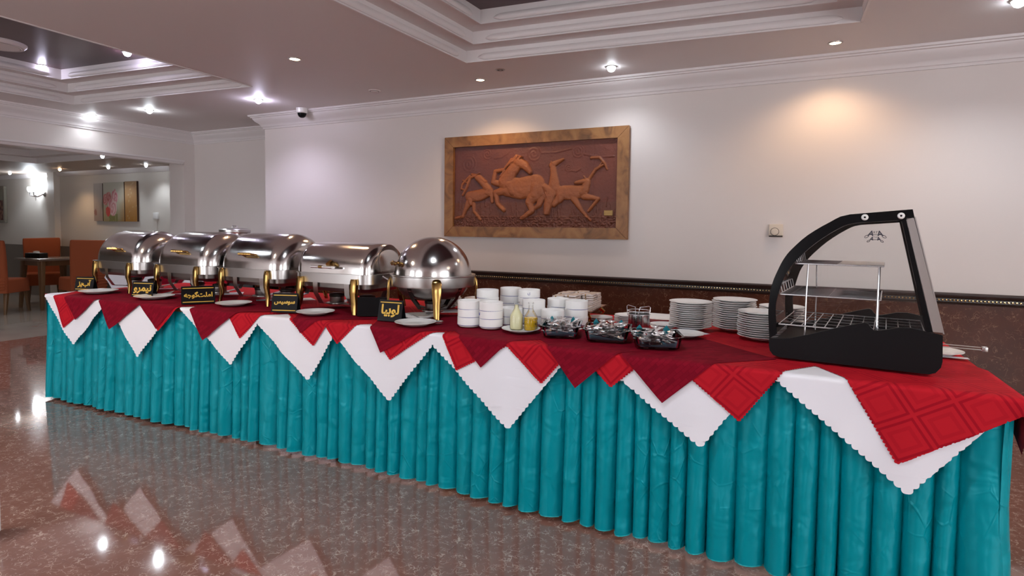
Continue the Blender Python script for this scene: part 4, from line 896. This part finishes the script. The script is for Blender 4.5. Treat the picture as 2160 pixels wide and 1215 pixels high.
# footed tray with paper packets
t = thing('footed_tray', 'ornate tarnished footed tray holding paper packets', 'tray', (-1.105, 3.130, T), .06)
hx, hy = .125, .165
MB().loft([ring(hx-.03, hy-.03, .01, .045), ring(hx-.02, hy-.02, .01, .047), ring(hx, hy, .012, .060), ring(hx+.004, hy+.004, .012, .062), ring(hx, hy, .012, .058), ring(hx-.03, hy-.03, .01, .042)]).obj('plate', M_copper, t)
for sx in (-1, 1):
    for sy in (-1, 1): MB().tube([(sx*(hx-.03), sy*(hy-.03), .046), (sx*(hx-.01), sy*(hy-.012), .025), (sx*(hx-.02), sy*(hy-.02), .008), (sx*(hx-.012), sy*(hy-.012), .001)], [.012, .010, .006, .009], 8).obj('foot', M_gold, t)
for sy in (-1, 1): MB().tube([(-.045, sy*(hy-.002), .060), (-.04, sy*(hy+.035), .074), (0, sy*(hy+.045), .080), (.04, sy*(hy+.035), .074), (.045, sy*(hy-.002), .060)], .006, 8).obj('handle', M_chrome, t)
pk = thing('paper_packet', 'x', 'packet')
MB().rbox(-.031, -.047, 0, .031, .047, .0100, .0025, 1).obj('paper', M_packet, pk); MB().box(-.029, -.045, .0085, .029, .045, .0104).obj('printed_top', M_packtop, pk, smooth=False); MB().box(-.014, -.0487, .001, -.008, .0487, .0095).obj('gold_band', M_gold, pk, smooth=False)
first = True; ct, st_ = math.cos(.06), math.sin(.06)
for i in range(3):
    for j in range(3):
        for k in range(8 if (i, j) != (2, 0) else 3):
            o = pk if first else copy_tree(pk); first = False; lx, ly = -.070+i*.070, -.100+j*.100
            place(o, (-1.105+lx*ct-ly*st_, 3.130+lx*st_+ly*ct, T+.0475+k*.0110+(.006 if (i+j) % 2 and k > 4 else 0)*(k-4)*.3), .06+random.uniform(-.06, .06))
            o['label'] = 'small paper packet in the block stacked on the footed tray'; o['group'] = 'paper packets on the tray'
t = thing('serving_tong_handle', 'dark-tipped small tongs lying on the footed tray', 'tongs', (-1.155, 2.945, T+.064), .5)
MB().tube([(-.05, 0, .004), (.03, 0, .006), (.045, 0, .008)], [.003, .003, .006], 8).obj('arm', M_chrome, t); MB().sphere((.05, 0, .010), .010, 10, 6).obj('knob', M_black, t)
t = thing('ladle', 'thin steel ladle lying between the dome dish and the plate', 'ladle', (-1.80, 2.60, T), -.35)
MB().tube([(-.09, 0, .016), (-.08, .0, .020), (.02, 0, .006), (.13, 0, .005)], .0026, 6).obj('handle', M_chrome, t); MB().lathe([(.0005, 0), (.02, .003), (.028, .014), (.027, .014), (.019, .005), (.0005, .002)], 16).obj('cup', M_chrome, t, (.15, 0, 0))

# ------------------------------------------------------------------ display case
t = thing('display_case', 'black curved-front glass pastry display case with wire shelves', 'display case', (-.0642, 2.5174, T+.003), math.radians(-6.8)); DC = t
WD = .50
panel = [(.02, -.001), (-.006, .006), (-.019, .022), (-.023, .045), (-.022, .070), (.05, .078), (.118, .100), (.213, .136), (.270, .155), (.300, .163), (.310, .160), (.318, .148), (.328, .138), (.349, .139), (.404, .155), (.44, .157), (.531, .140), (.534, .05), (.530, .028), (.516, .008), (.498, .0), (.427, .0)]
arc_o = [(-.022, .070), (-.027, .13), (-.029, .200), (-.020, .282), (.004, .352), (.024, .394), (.049, .428), (.1, .480), (.173, .530), (.238, .559), (.428, .576)]
arc_i = [(.004, .09), (-.001, .15), (-.003, .204), (.004, .245), (.022, .312), (.044, .354), (.07, .390), (.128, .450), (.2, .504), (.257, .527), (.4, .538)]
def crs(p, k=3):
    out = []
    for i in range(len(p)-2):
        a, b, c, d = p[max(0, i-1)], p[i], p[i+1], p[min(len(p)-1, i+2)]
        for j in range(k):
            u = j/k; out.append(tuple(.5*(2*b[q]+(c[q]-a[q])*u+(2*a[q]-5*b[q]+4*c[q]-d[q])*u*u+(3*b[q]-a[q]-3*c[q]+d[q])*u**3) for q in (0, 1)))
    return out+[p[-2], p[-1]]
arc_o, arc_i = crs(arc_o), crs(arc_i)
for y0 in (0, WD-.014):
    MB().prism(panel, y0, y0+.014, 'y').obj('base_side', M_blackm, t, smooth=False)
    f = MB()
    for i in range(len(arc_o)-1): f.prism([arc_o[i], arc_o[i+1], arc_i[i+1], arc_i[i]], y0+.001, y0+.013, 'y')
    f.prism([(.428, .576), (.434, .548), (.406, .538), (.40, .538)], y0+.001, y0+.013, 'y'); f.obj('arch_frame', M_black, t, smooth=False)
    MB().prism([(.396, .540), (.410, .540), (.502, .148), (.484, .148)], y0+.001, y0+.013, 'y').obj('rear_post', M_black, t, smooth=False)
    gp = arc_i[:-1]+[(.398, .535), (.482, .150), (.30, .150), (.1, .09)]
    MB().add([(p_[0], y0+.007, p_[1]) for p_ in gp], [tuple(range(len(gp)))]).obj('side_glass', M_glass, t, smooth=False)
    for s_, z_ in ((.285, .548), (.395, .553)):
        b_ = MB().lathe([(.0035, .003), (.0045, .005), (.009, .004), (.0115, 0)], 18).obj('bolt', M_porc, t, (s_, y0+(.001 if y0 == 0 else .013), z_)); b_.rotation_euler = (PI/2 if y0 == 0 else -PI/2, 0, 0)
MB().loft([[(a*.6+b*.4, .013, c*.6+d*.4), (a*.6+b*.4, WD-.013, c*.6+d*.4)] for (a, c), (b, d) in zip(arc_o[:-2], arc_i[:-2])], cap=False, close=False).obj('front_glass', M_glass, t, ang=60)
MB().prism([(.25, .553), (.426, .568), (.426, .556), (.25, .541)], .013, WD-.013, 'y').obj('top_panel', M_black, t, smooth=False)
MB().prism([(-.012, .012), (.515, .012), (.515, .060), (-.012, .055)], .014, WD-.014, 'y').obj('base_tray', M_blackm, t, smooth=False)
rd = MB()
for a, b in ((.013, .045), (WD-.045, WD-.013)): rd.prism([(.411, .545), (.433, .545), (.531, .150), (.503, .150)], a-(.012 if a < .1 else 0), b, 'y')
rd.prism([(.412, .545), (.432, .545), (.440, .515), (.420, .515)], .045, WD-.045, 'y'); rd.prism([(.500, .180), (.522, .180), (.530, .150), (.508, .150)], .045, WD-.045, 'y'); rd.obj('rear_door_frame', M_brush, t, smooth=False)
MB().prism([(.421, .54), (.424, .54), (.520, .152), (.517, .152)], .045, WD-.045, 'y').obj('rear_door_glass', M_glass, t, smooth=False)
MB().prism([(.4335, .550), (.4375, .550), (.5355, .146), (.5315, .146)], -.001, WD, 'y').obj('door_edge_strip', M_brush, t, smooth=False)
def wires(name, z, s0, s1, y0, y1, ns, ny, r=.0021, thick=.003):
    p = link(name, None, t)
    MB().tube([(s0, y0, z), (s1, y0, z), (s1, y1, z), (s0, y1, z)], thick, 6, True).obj('frame_wire', M_chrome, p)
    ma = MB().tube([(0, y0, z), (0, y1, z)], r, 5).mesh('cross_wire', M_chrome); mb_ = MB().tube([(s0, 0, z), (s1, 0, z)], r, 5).mesh('long_wire', M_chrome)
    for i in range(1, ns): link('cross_wire', ma, p, (s0+(s1-s0)*i/ns, 0, 0))
    for i in range(1, ny): link('long_wire', mb_, p, (0, y0+(y1-y0)*i/ny, 0))
    return p
wires('wire_floor', .128, .008, .485, .022, WD-.022, 12, 5)
wires('middle_shelf', .246, .006, .345, .03, WD-.06, 2, 26, .0019)
us = wires('upper_shelf', .368, .055, .350, .06, WD-.10, 2, 18, .0019)
MB().box(.20, .06, .3695, .350, WD-.10, .372).obj('shelf_sheet', M_brush, us, smooth=False)
for s_, y_ in ((.100, .03), (.335, .03), (.100, WD-.08), (.335, WD-.08)): MB().tube([(s_, y_, .06), (s_, y_, .246), (s_, y_+(.03 if y_ < .2 else -.03), .368)], .0032, 6).obj('shelf_post', M_chrome, t)
for z_, s_, y0, y1 in ((.246, .006, .03, WD-.06), (.368, .055, .06, WD-.10)):
    k = 6
    for i in range(k): ya = y0+(y1-y0)*i/k; MB().tube([(s_, ya, z_), (s_-.008, ya, z_+.035), (s_-.008, ya+(y1-y0)/k, z_+.035), (s_, ya+(y1-y0)/k, z_)], .0018, 5).obj('guard_wire', M_chrome, t)
# maker's mark on the near side glass
M_ink = mat('dark_ink', (.02, .018, .035), .4); lg = link('logo', None, t)
def lt(body, size, s_, z_, off=0, it=0):
    me = text_mesh(body, size, off, .0002, Matrix.Translation((s_, .0055, z_)) @ Matrix.Rotation(PI/2, 4, 'X') @ Matrix(((1, it, 0, 0), (0, 1, 0, 0), (0, 0, 1, 0), (0, 0, 0, 1))), M_ink); link('letter', me, lg)
lt('A', .026, .306, .489, .0006, .25); lt('RT', .012, .320, .493); lt('A', .026, .334, .489, .0006, -.25)
lt('A', .017, .309, .470, .0005, .25); lt('RYAN', .0075, .320, .476); lt('A', .017, .331, .470, .0005, -.25)
for s0, z_, dr_, sz in ((.300, .482, -1, 1), (.340, .482, 1, 1), (.304, .465, -1, .7), (.336, .465, 1, .7)):
    MB().tube([(s0+dr_*.009*sz*(1-math.cos(2*PI*i/14))*.75, .0052, z_-.0035+.0042*sz*math.sin(2*PI*i/14)+.003*sz*(math.cos(2*PI*i/14))) for i in range(14)], .0009, 4, True).obj('flourish', M_ink, lg)
for z_, a, b in ((.4845, .300, .340), (.467, .304, .336)): MB().tube([(a, .0052, z_), (b, .0052, z_)], .0008, 4).obj('bar', M_ink, lg)
# plate and tongs right of the case
plate(.094, .535, 2.935, T, 'white plate under the tongs right of the display case')
t = thing('serving_tongs', 'flat steel serving tongs resting on plate beside display case', 'tongs', (.575, 2.90, T+.034), -.08)
for s_ in (-1, 1): MB().loft([[(x, s_*y_-.007, z+s_*.004), (x, s_*y_+.007, z+s_*.004), (x, s_*y_+.007, z+.0018+s_*.004), (x, s_*y_-.007, z+.0018+s_*.004)] for x, y_, z in ((-.12, .010, .004), (-.04, .008, .006), (.10, .004, .006))]).obj('arm', M_brush, t)
MB().rbox(.098, -.011, -.004, .118, .011, .016, .003, 2).obj('hinge_end', M_brush, t)
MB_ = MB().box(.40, 2.865, .7745, .632, 2.900, .7752); tag(MB_.obj('white_cloth_strip', M_white), 'narrow white cloth edge showing behind the display case at table end', 'cloth')
